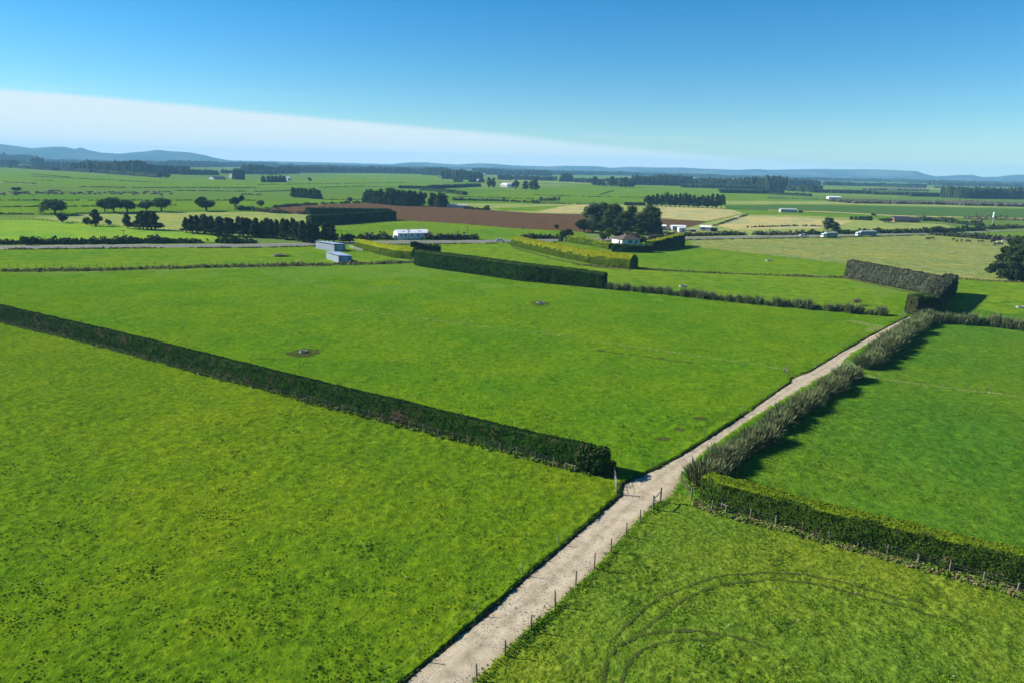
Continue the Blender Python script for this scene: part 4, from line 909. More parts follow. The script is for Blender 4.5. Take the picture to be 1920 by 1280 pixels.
rough_strip('roadside_hedge', [(1520,439.5),(1600,438),(1680,437),(1740,436.3),(1840,432)], 4.5, 3.4, [lf_macro, lf_green], 'dark hedge along the highway behind the trucks', .8, 8, .15, seed=13)
rough_strip('roadside_hedge', [(1748,440),(1800,445),(1850,449),(1905,452.5),(1960,455)], 5, 3.6, [lf_macro, lf_brown, lf_euc], 'dark rough hedge slanting to the big pine', .8, 9, seed=14)
rough_strip('roadside_hedge', [(1852,430),(1920,427),(2000,424)], 5, 3.6, [lf_macro, lf_brown, lf_euc], 'dark hedge on the far side of the highway at the right edge', .8, 8, seed=15)
rough_strip('verge_grass', [(0,468.5),(240,466),(480,465),(600,462)], 2, .7, [lf_bank, lf_green], 'rough grass on the near verge of the highway', .5, 3, .3, seed=16)
rough_strip('verge_grass', [(700,459.5),(960,456.5),(1045,455)], 2, .7, [lf_bank, lf_green], 'rough grass on the near verge before the white shed', .5, 3, .3, seed=17)
rough_strip('verge_grass', [(1290,450.5),(1500,447),(1740,442)], 2, .7, [lf_bank, lf_green], 'rough grass on the near verge by the trucks', .5, 3, .3, seed=18)
rough_strip('bare_saplings', [(1725,414),(1760,415),(1800,420),(1838,424)], 6, 5, [lf_brown, lf_euc, lf_green], 'olive shelter saplings running right from the brick house', .8, 7, seed=19)
rough_strip('bare_saplings', [(1810,411),(1850,412),(1920,414),(2000,415)], 10, 5, [lf_brown, lf_fargrey], 'bare grey saplings round the white mast', .5, 7, seed=20)
rough_strip('field_edge', [(500,391),(540,387.5),(600,383.5),(680,380.5)], 4, 2.5, [lf_brown, lf_green], 'rough scrub along the back edge of the ploughed field', .8, 5, .4, seed=21)
rough_strip('field_edge', [(480,396),(520,400),(583,403)], 5, 3, [lf_brown, lf_macro], 'rough scrub at the left corner of the ploughed field', .8, 6, .3, seed=22)
rough_strip('field_edge', [(450,394),(480,395.5)], 7, 4, [lf_brown, lf_macro], 'brown scrub right of the leaning tree', .8, 9, seed=23)
rough_strip('field_edge', [(850,376),(920,377),(1010,380.5)], 4, 3, [lf_macro, lf_brown], 'dark field hedge running left from the bare thicket', .9, 5, .15, seed=24)
rough_strip('field_edge', [(872,392),(915,394)], 4, 4, [lf_macro], 'dark shrubs beside the long covered stack', .9, 7, seed=25)
for i, (pp, lab) in enumerate((([(0,376.5),(200,376.5),(480,376.5)], 'dark drain line behind the scattered trees'), ([(150,351),(260,352.5),(480,352.5)], 'dark drain line behind the cattle herd'),
        ([(0,342),(60,345),(78,346)], 'dark scrub line at the far left'), ([(66,338.5),(100,339.5)], 'short dark hedge beyond the herd'), ([(60,327),(130,333)], 'brown drain line under the far clipped hedge'),
        ([(600,375),(680,374.5)], 'thin drain line right of the small dense block'), ([(480,347),(760,343)], 'thin hedge line left of the long low rise'), ([(1125,366),(1150,358)], 'curved drain in the green paddock'),
        ([(0,402.5),(130,402.5),(300,399)], 'fence-line scrub under the spreading trees'), ([(1225,386),(1000,382)], 'thin scrub line behind the straw paddock'), ([(1340,424),(1400,404)], 'dark drain beside the curved track'),
        ([(0,389),(150,388),(340,385.5)], 'faint drain line between the herd and the scattered trees'), ([(330,358),(480,360),(560,358)], 'thin drain line left of the small dense block'), ([(600,352),(680,350),(760,352)], 'broken rush line on the long low rise'),
        ([(1000,366),(1120,370),(1210,371)], 'faint drain line across the green paddock'), ([(1440,372),(1600,376),(1800,379)], 'broken rush line behind the pale strip'), ([(60,331),(200,338),(300,343)], 'brown drain running off the far clipped hedge'),
        ([(1400,427),(1500,424),(1560,426)], 'rushes in the dry paddock beyond the highway'), ([(860,369),(1000,374)], 'broken hedge line left of the bare thicket'))):
    rough_strip('field_drain', pp, 2.5, 1.1, [lf_brown, lf_green], lab, .9, 2, .3, seed=30+i)

#PART3
# ------------------------------------------------------------------ far woods and belts
def wood(px0, px1, hm_, depth, label, spacing=9, mats=None, seed=1, name='wood', ragged=.16, cat=None):
    g = np.random.default_rng(seed); a, b = G(*px0)[:2], G(*px1)[:2]; Lg = np.linalg.norm(b-a); T = (b-a)/Lg; N = np.array([-T[1], T[0]])
    if N[1] < 0: N = -N
    V = []; F = []; off = 0; mi = []
    rows = max(1, min(9, int(depth/spacing)))
    for r in range(rows):
        s = 0
        while s < Lg:
            c = a+T*(s+g.normal(0, spacing*.3))+N*(r*spacing+g.normal(0, spacing*.2)); s += spacing*g.uniform(.7, 1.3)
            h = hm_*(1+g.normal(0, ragged*.5))*(.8+.4*vnoise(c[0]/70, c[1]/70, seed)); rad = spacing*g.uniform(.5, .8); n = 5; m = g.integers(len(mats or [1]))
            zz = (0, .4, .8, 1.0) ; rr = (.8, 1.0, .9, .35)
            for z, q in zip(zz, rr):
                for k in range(n):
                    t = 2*math.pi*k/n+g.uniform(-.3, .3); e = rad*q*g.uniform(.7, 1.25); V.append((c[0]+e*math.cos(t), c[1]+e*math.sin(t), h*z*g.uniform(.93, 1.05)))
            for j in range(3):
                for k in range(n): F.append((off+j*n+k, off+j*n+(k+1) % n, off+(j+1)*n+(k+1) % n, off+(j+1)*n+k)); mi.append(m)
            F.append((off+3*n, off+3*n+1, off+3*n+2, off+3*n+3)); mi.append(m); off += 4*n
    o = mk(name, np.array(V), np.array(F), None, mats=mats or [lf_far], mi=mi); tag(o, label, cat, kind='stuff')
W_ = [ # base left, base right, top y at left -> height
 ((64,313),(84,313.5),293.5,30,'tall clipped-looking block of pines at the left'),((86,313.5),(134,315),303,30,'lower pine belt right of the tall block'),
 ((0,312),(30,312),299,30,'dark far clump at the left edge'),((-40,304),(26,304),290.5,200,'rounded dark wood on the left edge under the hills'),((35,309),(64,310),302,30,'low broken belt left of the tall block'),
 ((134,322),(250,325.5),301.5,60,'long dark pine belt at the left'),((250,325.5),(345,327.5),310,60,'middle of the long dark pine belt'),((340,328),(408,329),318.5,40,'low right end of the long dark pine belt'),
 ((414,325.5),(433,326),317.5,20,'small detached block of pines'),((441,326.5),(520,328),317,30,'short pine row right of the small block'),((460,318),(475,318.5),308,20,'rounded clump above the short pine row'),
 ((90,305),(250,308),299.5,600,'far blue-dark wood under the left hills'),((250,310),(400,313.5),302.5,500,'far dark wood right of the left hills'),((340,314),(520,314),303.5,300,'far dark wood behind the far pasture'),
 ((450,306.5),(760,312),302.2,1200,'farthest blue-dark wood left of centre'),((520,316),(600,319),309,200,'dark wood at left of centre'),
 ((480,327),(560,326),313,60,'dark plantation above the far block'),((560,324.5),(690,325),314,60,'row of tall pines left of centre'),((690,325),(790,327),314.5,60,'row of tall pines in the middle distance'),((790,328),(862,332),316,50,'row of tall pines nearing the village'),
 ((600,317.5),(840,322),310,300,'dark wood behind the tall pines'),((700,313.5),(960,321),309.5,900,'farthest blue-dark wood at centre'),
 ((832,336),(880,338),322,60,'scattered village trees at the left'),((880,338),(905,337),327,40,'scattered village trees at the right'),
 ((893,327.5),(1034,330.5),317.5,120,'dark plantation right of the village'),((1034,328),(1200,330),320.5,300,'thin dark plantation under the right hills'),
 ((935,337.5),(956,338),329,30,'dark clump above the far farmhouse'),((960,337),(1030,339.5),330,40,'low dark wood above the flat-topped trees'),((1030,338.5),(1042,339),332,20,'small clump right of the low wood'),
 ((1078,342),(1115,343.5),334,30,'low belt left of the grove'),
 ((1192,347),(1300,349.5),330,90,'dark wood right of the grove'),((1300,349.5),(1440,355),332,90,'long dark wood in the right distance'),((1280,352),(1440,356),344,25,'lower edge trees of the long dark wood'),
 ((1200,330),(1440,336.5),324.5,700,'farthest blue-dark wood under the right hills'),
 ((1440,356.5),(1475,357.5),331,60,'tall dark wood at the left of the riverside trees'),((1475,358),(1525,361),345,30,'riverside trees, left part'),((1525,361.5),(1640,364.5),353,30,'riverside trees, middle part'),((1640,365),(1790,369),358,30,'riverside trees, right part'),
 ((1480,349),(1535,349),337,60,'dark wood above the riverside trees'),((1555,348),(1660,350),340,40,'dark belt above the far green paddocks'),((1660,350),(1735,351),343,40,'dark belt right above the far green paddocks'),
 ((1802,372.5),(1860,373),349,60,'tall dark trees at the right distance'),((1860,373),(1990,376),350,60,'tall dark trees cut by the right edge'),
 ((1440,337),(1700,342.5),331.5,500,'farthest dark wood below the flat-topped ridge'),((1700,343),(2050,351),337,500,'farthest dark wood at the right'),((1770,349),(2000,353),340,100,'dark wood above the right distance')]
for i, (a, b, tp, dp, lab) in enumerate(W_):
    D = np.linalg.norm(G(*a)); sp = max(5, D/300); h = HT(a[0], a[1], tp)
    wood(a, b, h*(.98 if a[0] < 1290 or a[1] < 345 else .84), min(dp, 900), lab, sp, seed=100+i, mats=[lf_far, lf_far, lf_pine] if D < 2500 else [lf_far])
wood((1600,381.5),(1790,384.5), HT(1700,384,379), 70, 'grey bare orchard beyond the pale strip', 7, [lf_fargrey], 301, 'orchard')
wood((1808,386),(2000,390), HT(1850,387,381), 70, 'grey bare orchard near the right edge', 7, [lf_fargrey], 302, 'orchard')
wood((1640,357),(1745,359), HT(1700,358,354), 60, 'grey bare trees beyond the riverside trees', 9, [lf_fargrey], 303, 'orchard')

# ------------------------------------------------------------------ buildings
def cladding(name, col, dirv=(1, 0), scale=8.0, rough=.5, metal=0.0):
    m, t, o = newmat(name); tcn = nn(t, 'ShaderNodeTexCoord'); v = tcn.outputs['Object']
    sx = nn(t, 'ShaderNodeSeparateXYZ'); t.links.new(v, sx.inputs[0])
    a = nn(t, 'ShaderNodeMath', operation='ADD'); t.links.new(sx.outputs[0], a.inputs[0]); t.links.new(sx.outputs[1], a.inputs[1])
    b = nn(t, 'ShaderNodeMath', operation='MULTIPLY'); b.inputs[1].default_value = scale; t.links.new(a.outputs[0], b.inputs[0])
    s = nn(t, 'ShaderNodeMath', operation='SINE'); t.links.new(b.outputs[0], s.inputs[0])
    n = noise(t, v, .8, 5, .7); k = ramp(t, n, [(0.3, tuple(x*.8 for x in col)), (0.7, col)])
    p = diff(t, o, k, rough, s.outputs[0], .4, .03, .4); p.inputs['Metallic'].default_value = metal; return m
blue_wall = cladding('blue_grey_cladding', (0.25, 0.29, 0.36)); blue_roof = cladding('blue_grey_roofing', (0.36, 0.45, 0.58))
white_wall = cladding('white_cladding', (0.72, 0.74, 0.76)); white_roof = cladding('white_roofing', (0.82, 0.83, 0.84), scale=6)
plaster = mat_plain('white_plaster', (0.78, 0.77, 0.73), .8, .1, .05); rooftile = mat_plain('brown_roof_tile', (0.12, 0.085, 0.075), .8, .1, .2, 2)
blackroof = mat_plain('dark_roof', (0.03, 0.03, 0.038), .6, .3, .1); brick = mat_plain('red_brick', (0.24, 0.13, 0.09), .9, .05, .2, 6)
glass = mat_plain('dark_window_glass', (0.03, 0.035, 0.045), .15, .6, .05); rust = mat_plain('grey_iron_sheet', (0.33, 0.34, 0.35), .7, .3, .2)
dark_in = mat_plain('dark_opening', (0.02, 0.02, 0.02), .9, 0, .05); framew = mat_plain('window_frame', (0.6, 0.6, 0.6), .6, .2, .05)
def box_from(pa, pb, pc=None, depth=None):
    """rectangle on the ground: front corner pb, along to pa, depth towards pc"""
    A, B = G(*pa)[:2], G(*pb)[:2]; u = A-B; Lx = np.linalg.norm(u); u /= Lx; v = np.array([-u[1], u[0]])
    if pc is not None:
        c = G(*pc)[:2]-B
        if v@c < 0: v = -v
        depth = abs(v@c)
    elif v[1] < 0: v = -v
    return B, math.atan2(u[1], u[0]), Lx, depth, (1 if np.cross(u, v) > 0 else -1)
def wallbox(mb, Lx, Dy, h, th=.15): mb.box(0, Lx, 0, Dy, -.1, h)
def gable(name, org, ang, Lx, Dy, sgn, h, rise, wallm, roofm, label, cat='shed', wins=(), over=.3, along='x', end_wins=(), hip=False, mono=False):
    e = empty(name, (org[0], org[1], 0), ang); tag(e, label, cat)
    y0, y1 = (0, Dy) if sgn > 0 else (-Dy, 0)
    w_ = MB().box(0, Lx, y0, y1, -.1, h)
    if not hip and not mono:
        ym = (y0+y1)/2; w_.add([(0, y0, h), (0, y1, h), (0, ym, h+rise), (Lx, y0, h), (Lx, y1, h), (Lx, ym, h+rise)], [(0, 1, 2), (3, 5, 4)])
    w_.build('walls', wallm, e)
    r = MB(); o_ = over; t_ = .12; ym = (y0+y1)/2; hx = min(Lx, abs(Dy))/2 if hip else 0
    if mono:
        hi = h+rise; V = [(-o_, y0-o_, h+.02), (Lx+o_, y0-o_, h+.02), (Lx+o_, y1+o_, hi), (-o_, y1+o_, hi)]; V += [(x, y, z+t_) for x, y, z in V]
        r.add(V, [(0, 1, 2, 3), (7, 6, 5, 4), (0, 4, 5, 1), (1, 5, 6, 2), (2, 6, 7, 3), (3, 7, 4, 0)])
    else:
        V = [(-o_, y0-o_, h-.05), (Lx+o_, y0-o_, h-.05), (Lx+o_, y1+o_, h-.05), (-o_, y1+o_, h-.05), (-o_+hx, ym, h+rise+.05), (Lx+o_-hx, ym, h+rise+.05)]
        V += [(x, y, z+t_) for x, y, z in V]; F = [(0, 4, 5, 1), (2, 5, 4, 3), (6, 7, 11, 10), (8, 9, 10, 11), (0, 1, 7, 6), (2, 3, 9, 8)]
        F += [(0, 3, 4), (6, 10, 9), (1, 5, 2), (7, 8, 11)] if hip else []
        F += [(0, 6, 9, 3), (1, 2, 8, 7)]
        r.add(V, F)
    r.build('roof', roofm, e)
    fy = 0.0; outs = -1 if sgn > 0 else 1
    for (cx, cz, ww, wh) in wins:
        f = MB().box(cx-ww/2-.07, cx+ww/2+.07, min(fy, outs*.06), max(fy, outs*.06), cz-wh/2-.07, cz+wh/2+.07).build('window', framew, e)
        MB().box(cx-ww/2, cx+ww/2, min(outs*.061, outs*.08), max(outs*.061, outs*.08), cz-wh/2, cz+wh/2).build('pane', glass, f)
    for (cy, cz, ww, wh, x_, sx_) in end_wins:
        cyy = cy if sgn > 0 else -cy
        f = MB().box(min(x_, x_+sx_*.06), max(x_, x_+sx_*.06), cyy-ww/2-.07, cyy+ww/2+.07, cz-wh/2-.07, cz+wh/2+.07).build('window', framew, e)
        MB().box(min(x_+sx_*.061, x_+sx_*.08), max(x_+sx_*.061, x_+sx_*.08), cyy-ww/2, cyy+ww/2, cz-wh/2, cz+wh/2).build('pane', glass, f)
    return e
# blue sheds
o_, a_, Lx, Dy, sg = box_from((612, 485.5), (635, 493.5), (660, 492.0)); e = gable('farm_shed', o_, a_, Lx, Dy, sg, HT(635,493.7,482), .5, blue_wall, blue_roof, 'nearer blue-grey metal shed beside the drain bank', mono=True, over=.12)
s_ = 1 if sg > 0 else -1
d_ = MB().box(-.06, 0, *(sorted((s_*Dy*.3, s_*Dy*.7))), 0, 2.6).build('door', blue_roof, e)
o_, a_, Lx, Dy, sg = box_from((592.5, 466), (627, 471.8), (642, 469)); e = gable('farm_shed', o_, a_, Lx, Dy, sg, HT(627,471.8,460), .5, blue_wall, blue_roof, 'farther blue-grey metal shed beside the golden hedge', mono=True, over=.12)
s_ = 1 if sg > 0 else -1
MB().box(-.06, 0, *(sorted((s_*Dy*.25, s_*Dy*.75))), 0, 2.8).build('door', blue_roof, e)
# long white shed
o_, a_, Lx, Dy, sg = box_from((805, 448.6), (746, 449.9), None, 9.0)
k = Lx/59.
e = gable('long_shed', o_, a_, Lx, 9.0, sg, 3.4, 1.5, white_wall, white_roof, 'long white metal shed with small dark windows across the highway', wins=[((x-746)*k, 2.3, .95, .95) for x in (752.5, 760.6, 771.9, 783, 798)], over=.15)
for x in (757.7, 767.8, 787.8):
    c = (x-746)*k; z = 3.4+1.5*.55; yy = 9*.275*(1 if sg > 0 else -1)
    MB().add([(c-.5, yy-.5*s_, z-.1+.14), (c+.5, yy-.5*s_, z-.1+.14), (c+.5, yy+.5*s_, z+.2+.14), (c-.5, yy+.5*s_, z+.2+.14)], [(0, 1, 2, 3)]).build('skylight', rust, e)
lean = MB().box(-1.8, 0, 1.0 if sg > 0 else -4.0, 4.0 if sg > 0 else -1.0, -.1, 2.2).build('annexe', rust, e)
for i, x in enumerate((1.0, 2.6)): pass
# white house
o_, a_, Lx, Dy, sg = box_from((1147, 457), (1166, 460.5), (1190, 457.5))
print('house', Lx, Dy, sum(len(m.polygons)*2 for m in bpy.data.meshes))
Lx = max(7, min(Lx, 10)); Dy = max(9, min(Dy, 12))
e = gable('white_house', o_, a_, Lx, Dy, sg, 3.0, 2.2, plaster, rooftile, 'white house with a brown hipped roof inside its hedged garden', 'house', wins=[(Lx*.25, 1.7, 1.3, 1.5)], end_wins=[(Dy*.45, 1.8, 2.2, 1.3, 0, -1), (Dy*.8, 1.8, 1.4, 1.2, 0, -1)], hip=True, over=.5)
MB().box(Lx*.6, Lx*.6+.7, *sorted((s_*Dy*.5, s_*(Dy*.5+.7))), 4.2, 5.9).build('chimney', brick, e)
# sheds right of the clump
def simple(px0, px1, dep, h, rise, wm, rm, lab, name='farm_shed', **k):
    o_, a_, Lx, Dy, sg = box_from(px1, px0, None, dep); return gable(name, o_, a_, Lx, dep, sg, h, rise, wm, rm, lab, **k), Lx
simple((1237,431.5),(1249,431.8), 7, 2.6, .7, rust, white_roof, 'small pale-roofed shed at the right foot of the big clump')
simple((1261,433),(1286,433.5), 7, 3.0, .5, rust, white_roof, 'flat-roofed grey shed with a white porch beyond the highway')
simple((1273,436),(1285,436.2), 4, 3.0, .3, white_wall, white_roof, 'small white shed in front of the flat-roofed grey one', wins=[(2.8, 1.2, .8, 2.0)])
simple((1312,433.6),(1332,434.6), 7, 2.8, .8, rust, white_roof, 'grey gabled shed with a dark opening, rightmost white-roofed one', wins=[(2.2, 1.8, 2.2, 1.2)])
simple((1333,434),(1344,434.6), 4, 1.8, .3, blackroof, blackroof, 'low dark shed at the right end of the farm sheds')
simple((1295,435),(1305,435.2), 3, 1.5, .3, blackroof, rust, 'low dark hut between the pale farm sheds')
simple((1464,398.6),(1494,399.5), 9, 3.2, .8, rust, rust, 'long grey farm shed with a dark end on the green strip', wins=[(20, 1.4, 4, 2.4)])
simple((1554,373.2),(1577,373.8), 12, 3.0, 1.2, white_wall, white_roof, 'long white shed far off in the green field')
simple((938,351),(953,351.8), 18, 5, 3, rust, white_roof, 'pale far farmhouse, the left of two joined roofs', 'farmhouse', cat='house')
simple((951,352),(963,352.3), 18, 6, 4, white_wall, rust, 'far grey-roofed barn beside the flat-topped trees', 'barn', cat='barn')
simple((838,389.5),(878,390.5), 6, 2.2, 1.0, galv, galv, 'long low pale tunnel shed behind the ploughed field', 'tunnel_shed')
simple((401,337),(424,337), 20, 3, 3, rust, blackroof, 'far low white-walled barn left of the clipped hedge block')
simple((540,339),(546,339), 14, 5, 3, rust, white_roof, 'small far barn at the right of the far block')
simple((437,334),(446,334), 16, 6, 4, rust, rust, 'far grey barn behind the clipped hedge block', 'barn', cat='barn')
for i, (x, y, w_) in enumerate(((863,328,5),(869,331,6),(875,329,5),(881,332,6),(888,334,5),(893,343,3),(820,333,4),(905,330,4))):
    simple((x, y), (x+w_, y+.1), 14, 5, 4, white_wall if i % 2 == 0 else brick, rust if i % 3 else rooftile, 'tiny village house among the far trees, %s from the left' % ordn([6,1,2,3,4,7,0,8][i]+1 if i != 6 else 1) if False else ['tiny pale house at the top left of the far village', 'tiny brick house in the middle of the far village', 'tiny pale house at the top right of the far village', 'tiny brick house at the right of the far village', 'tiny pale house lowest in the far village', 'tiny brick hut right of the village hedges', 'tiny pale house left of the far village', 'tiny brick house beyond the far village'][i], 'village_house', cat='house')
# brick house with black roof
e, Lx = simple((1674,417),(1681.5,417.3), 12, 3.0, 2.6, brick, blackroof, 'brick house with a long black roof beyond the highway', 'brick_house', cat='house')
bpy.data.objects.remove(e.children[0]); [bpy.data.objects.remove(c) for c in list(e.children)]
o_, a_, Lx, Dy, sg = box_from((1706, 418), (1677, 417), None, 9.0)
e.location = (o_[0], o_[1], 0); e.rotation_euler.z = a_
def part_gable(e, x0, x1, y0, y1, h, rise, wm, rm):
    ym = (y0+y1)/2
    MB().box(x0, x1, y0, y1, -.1, h).add([(x0, y0, h), (x0, y1, h), (x0, ym, h+rise), (x1, y0, h), (x1, y1, h), (x1, ym, h+rise)], [(0, 1, 2), (3, 5, 4)]).build('walls', wm, e)
    V = [(x0-.4, y0-.6, h-.15), (x1+.4, y0-.6, h-.15), (x1+.4, y1+.6, h-.15), (x0-.4, y1+.6, h-.15), (x0-.4, ym, h+rise+.05), (x1+.4, ym, h+rise+.05)]; V += [(x, y, z+.15) for x, y, z in V]
    MB().add(V, [(0, 4, 5, 1), (2, 5, 4, 3), (6, 7, 11, 10), (8, 9, 10, 11), (0, 1, 7, 6), (2, 3, 9, 8), (0, 6, 9, 3), (1, 2, 8, 7)]).build('roof', rm, e)
part_gable(e, 0, Lx, 0, 9, 2.3, 2.7, brick, blackroof); part_gable(e, Lx+.5, Lx*1.65, 1, 8.5, 2.2, 2.1, brick, blackroof)
for q in (.2, .4, .62, .85):
    f = MB().box(Lx*q-.9, Lx*q+.9, -.06, 0, .9, 2.0).build('window', framew, e); MB().box(Lx*q-.8, Lx*q+.8, -.09, -.061, 1, 1.9).build('pane', glass, f)
# white mast
b = G(1860, 421); hh = HT(1860, 421, 397.5); e = empty('mast', (b[0], b[1], 0)); tag(e, 'white segmented mast standing among the bare saplings', 'mast')
MB().tube((0, 0, 0), (0, 0, hh*.55), .22, .2, 8).build('pole', galv, e)
for z0, z1, r in ((.55, .7, .7), (.72, .84, .6), (.86, .96, .75)): MB().tube((0, 0, hh*z0), (0, 0, hh*z1), r, r, 10).build('drum', white_roof, e)
MB().tube((0, 0, hh*.7), (0, 0, hh), .1, .1, 6).build('pole', galv, e)
# ------------------------------------------------------------------ poles
def pole(px, pb, pt, lab, arm=True, r=.16):
    b = G(px, pb); h = HT(px, pb, pt); e = empty('power_pole', (b[0], b[1], 0)); tag(e, lab, 'power pole')
    MB().tube((0, 0, -.3), (0, 0, h), r, r*.7, 7).build('pole', post_wood, e)
    if arm: MB().box(-1.1, 1.1, -.06, .06, h-.7, h-.5).build('crossarm', post_wood, e); [MB().tube((x, 0, h-.5), (x, 0, h-.25), .06, .05, 5).build('insulator', concrete, e) for x in (-.95, 0, .95)]
for a in ((233,452.5,430.5,'power pole behind the roadside hedge at the left'), (766,452,429,'power pole in front of the white shed'), (876,448.5,424,'power pole right of the white shed'), (980,450,425,'pale power pole beside the start of the golden hedge'),
          (1161,446,424,'power pole with a crossarm behind the white house'), (1442,445,423.5,'power pole on the highway left of the car'), (1704,408,393,'thin pole behind the brick house'), (1731,440,428,'short pole by the highway under the brick house')): pole(*a)

# ------------------------------------------------------------------ vehicles
carw = mat_plain('white_car_paint', (0.75, 0.76, 0.77), .3, .6, .03); tyre = mat_plain('tyre_rubber', (0.02, 0.02, 0.02), .8, .1, .1)
truckg = mat_plain('blue_green_crate', (0.20, 0.34, 0.33), .5, .3, .1); truckw = mat_plain('white_cab_paint', (0.72, 0.75, 0.72), .4, .5, .05); steel = mat_plain('chassis_steel', (0.08, 0.08, 0.09), .6, .3, .1)
def wheel(e, x, y, r=.33, w_=.22):
    o = MB().tube((x, y-w_/2, r), (x, y+w_/2, r), r, r, 14).build('wheel', tyre, e); MB().tube((x, y-w_/2-.01, r), (x, y+w_/2+.01, r), r*.55, r*.55, 10).build('rim', galv, o)
def car(px, py, lab, ang):
    b = G(px, py); e = empty('car', (b[0], b[1], .14), ang, (1.1, 1.1, 1.1)); tag(e, lab, 'car')
    pr = [(-2.1,.35),(-2.15,.75),(-1.6,.92),(-1.0,.98),(1.2,.98),(2.1,.85),(2.15,.35)]
    V = [(x, -.85, z) for x, z in pr]+[(x, .85, z) for x, z in pr]; n = len(pr)
    MB().add(V, [tuple(range(n)), tuple(range(2*n-1, n-1, -1))]+[(i, i+n, (i+1) % n+n, (i+1) % n) for i in range(n)]).build('body', carw, e)
    pc = [(-1.35,.97,.80),(-.55,1.45,.64),(1.1,1.47,.64),(1.95,.97,.80)]
    V = [(x, -y, z) for x, z, y in pc]+[(x, y, z) for x, z, y in pc]
    MB().add(V, [(0,1,2,3),(7,6,5,4),(0,4,5,1),(2,6,7,3),(0,3,7,4)]).build('windows', glass, e)
    MB().box(-.5, 1.05, -.62, .62, 1.45, 1.50).build('roof', carw, e)
    for x in (-1.35, 1.35):
        for y in (-.78, .78): wheel(e, x, y)
    for y in (-.6, .6): MB().box(-2.19, -2.12, y-.16, y+.16, .6, .74).build('headlight', framew, e)
car(938, 453.6, 'white car on the highway below the ploughed field', math.pi+.05)
car(1506, 443.8, 'white car on the highway left of the two trucks', .02)
rd = G(1640, 441)-G(1500, 444.5); ra_ = math.atan2(rd[1], rd[0])
def truck(px0, px1, py, lab, cab=2.0, bays=6):
    a, b2 = G(px0, py), G(px1, py-.3); Ln = np.linalg.norm(b2-a); e = empty('stock_truck', (a[0], a[1], .14), math.atan2(b2[1]-a[1], b2[0]-a[0])); tag(e, lab, 'truck')
    MB().add([(0, -1.15, .5), (0, 1.15, .5), (.25, 1.15, 2.6), (.25, -1.15, 2.6), (cab, -1.15, .5), (cab, 1.15, .5), (cab, 1.15, 2.8), (cab, -1.15, 2.8)], [(0,1,2,3),(4,7,6,5),(0,3,7,4),(1,5,6,2),(3,2,6,7),(0,4,5,1)]).build('cab', truckw, e)
    MB().box(.35, cab*.7, -1.17, -1.151, 1.5, 2.2).build('side_window', glass, e); MB().box(.05, .14, -1, 1, 1.55, 2.3).build('windscreen', glass, e)
    MB().box(.3, Ln, -.45, .45, .55, .8).build('chassis', steel, e)
    x0 = cab+.25; step = (Ln-x0)/bays
    for i in range(bays):
        bx = MB().box(x0+i*step+.06, x0+(i+1)*step-.06, -1.2, 1.2, .85, 3.35).build('crate', truckg, e)
        for z in (1.4, 1.9, 2.4, 2.9): MB().box(x0+i*step+.12, x0+(i+1)*step-.12, -1.23, -1.201, z-.12, z+.06).build('slot', glass, bx)
    MB().box(x0, Ln, -1.22, 1.22, 3.36, 3.46).build('top_rail', truckw, e); 
    for x in (.9, x0+1.2, Ln-2.3, Ln-1.1):
        for y in (-1.0, 1.0): wheel(e, x, y, .48, .3)
truck(1540.5, 1567.5, 446.4, 'pale green and white stock truck, the left of two on the highway', 2.3, 5)
truck(1605, 1641, 443.6, 'longer pale green and white stock truck, the right of two on the highway', 2.6, 7)

# ------------------------------------------------------------------ cattle
def cow_mesh(mat, mat2, seed):
    g = np.random.default_rng(seed); mb = MB()
    prof = [(-1.15,.95,.12,.12),(-1.0,1.0,.30,.32),(-.5,.98,.34,.38),(.2,.95,.36,.42),(.75,1.02,.30,.38),(1.0,1.1,.20,.28),(1.3,1.0 if seed % 2 else .6,.13,.18),(1.62,.9 if seed % 2 else .35,.11,.13),(1.85,.8 if seed % 2 else .2,.07,.08)]
    n = 8; V = []
    for x, z, ry, rz in prof:
        for k in range(n): a = 2*math.pi*k/n; V.append((x, ry*math.cos(a), z+rz*math.sin(a)))
    F = [(j*n+k, j*n+(k+1) % n, (j+1)*n+(k+1) % n, (j+1)*n+k) for j in range(len(prof)-1) for k in range(n)]+[tuple(range(n)), tuple(range(len(prof)*n-1, len(prof)*n-n-1, -1))]
    mb.add(V, F)
    for x, y in ((-.85,.2),(-.85,-.2),(.7,.2),(.7,-.2)): mb.tube((x, y, .75), (x+.05, y, 0), .12, .06, 5)
    mb.tube((-1.15, 0, 1.1), (-1.28, 0, .45), .04, .03, 4)
    mi = [0]*len(mb.f)
    for i in range(len(F)-2):
        if seed == 3 and 0.5 < g.random() and 8*2 <= i < 8*4 and g.random() < .7: mi[i] = 1
    return mesh_only('cow', mb.v, mb.f, [mat, mat2], mi)
black = mat_plain('black_hide', (0.018, 0.016, 0.015), .7, .2, .2); whiteh = mat_plain('white_hide', (0.6, 0.57, 0.52), .7, .2, .1)
cows = [cow_mesh(black, whiteh, s) for s in (1, 2, 3, 4)]; wcow = cow_mesh(whiteh, whiteh, 5)
for i, (x, y) in enumerate(((1740,450.3),(1748.5,449),(1787.5,451.5),(1794.5,454.5),(1802.5,453.5),(1815,454.8),(1838,456),(1860.5,455.5),(1864.5,454),(1864.5,461.3),(1869,459),(1875.8,460.3),(1888,453.8))):
    b = G(x, y); c = link('cow', cows[i % 4]); c.location = (b[0], b[1], .05); c.rotation_euler.z = rng.uniform(0, 6.28); c.scale = (1.25,)*3
    tag(c, 'black cow grazing the mown paddock by the big pine, %s from the left' % ordn(i+1), 'cow', 'black cows in the mown paddock')
c = link('cow', wcow); b = G(1881, 455.5); c.location = (b[0], b[1], .05); tag(c, 'white cow among the black ones in the mown paddock', 'cow'); c.scale = (1.25,)*3
k = 0
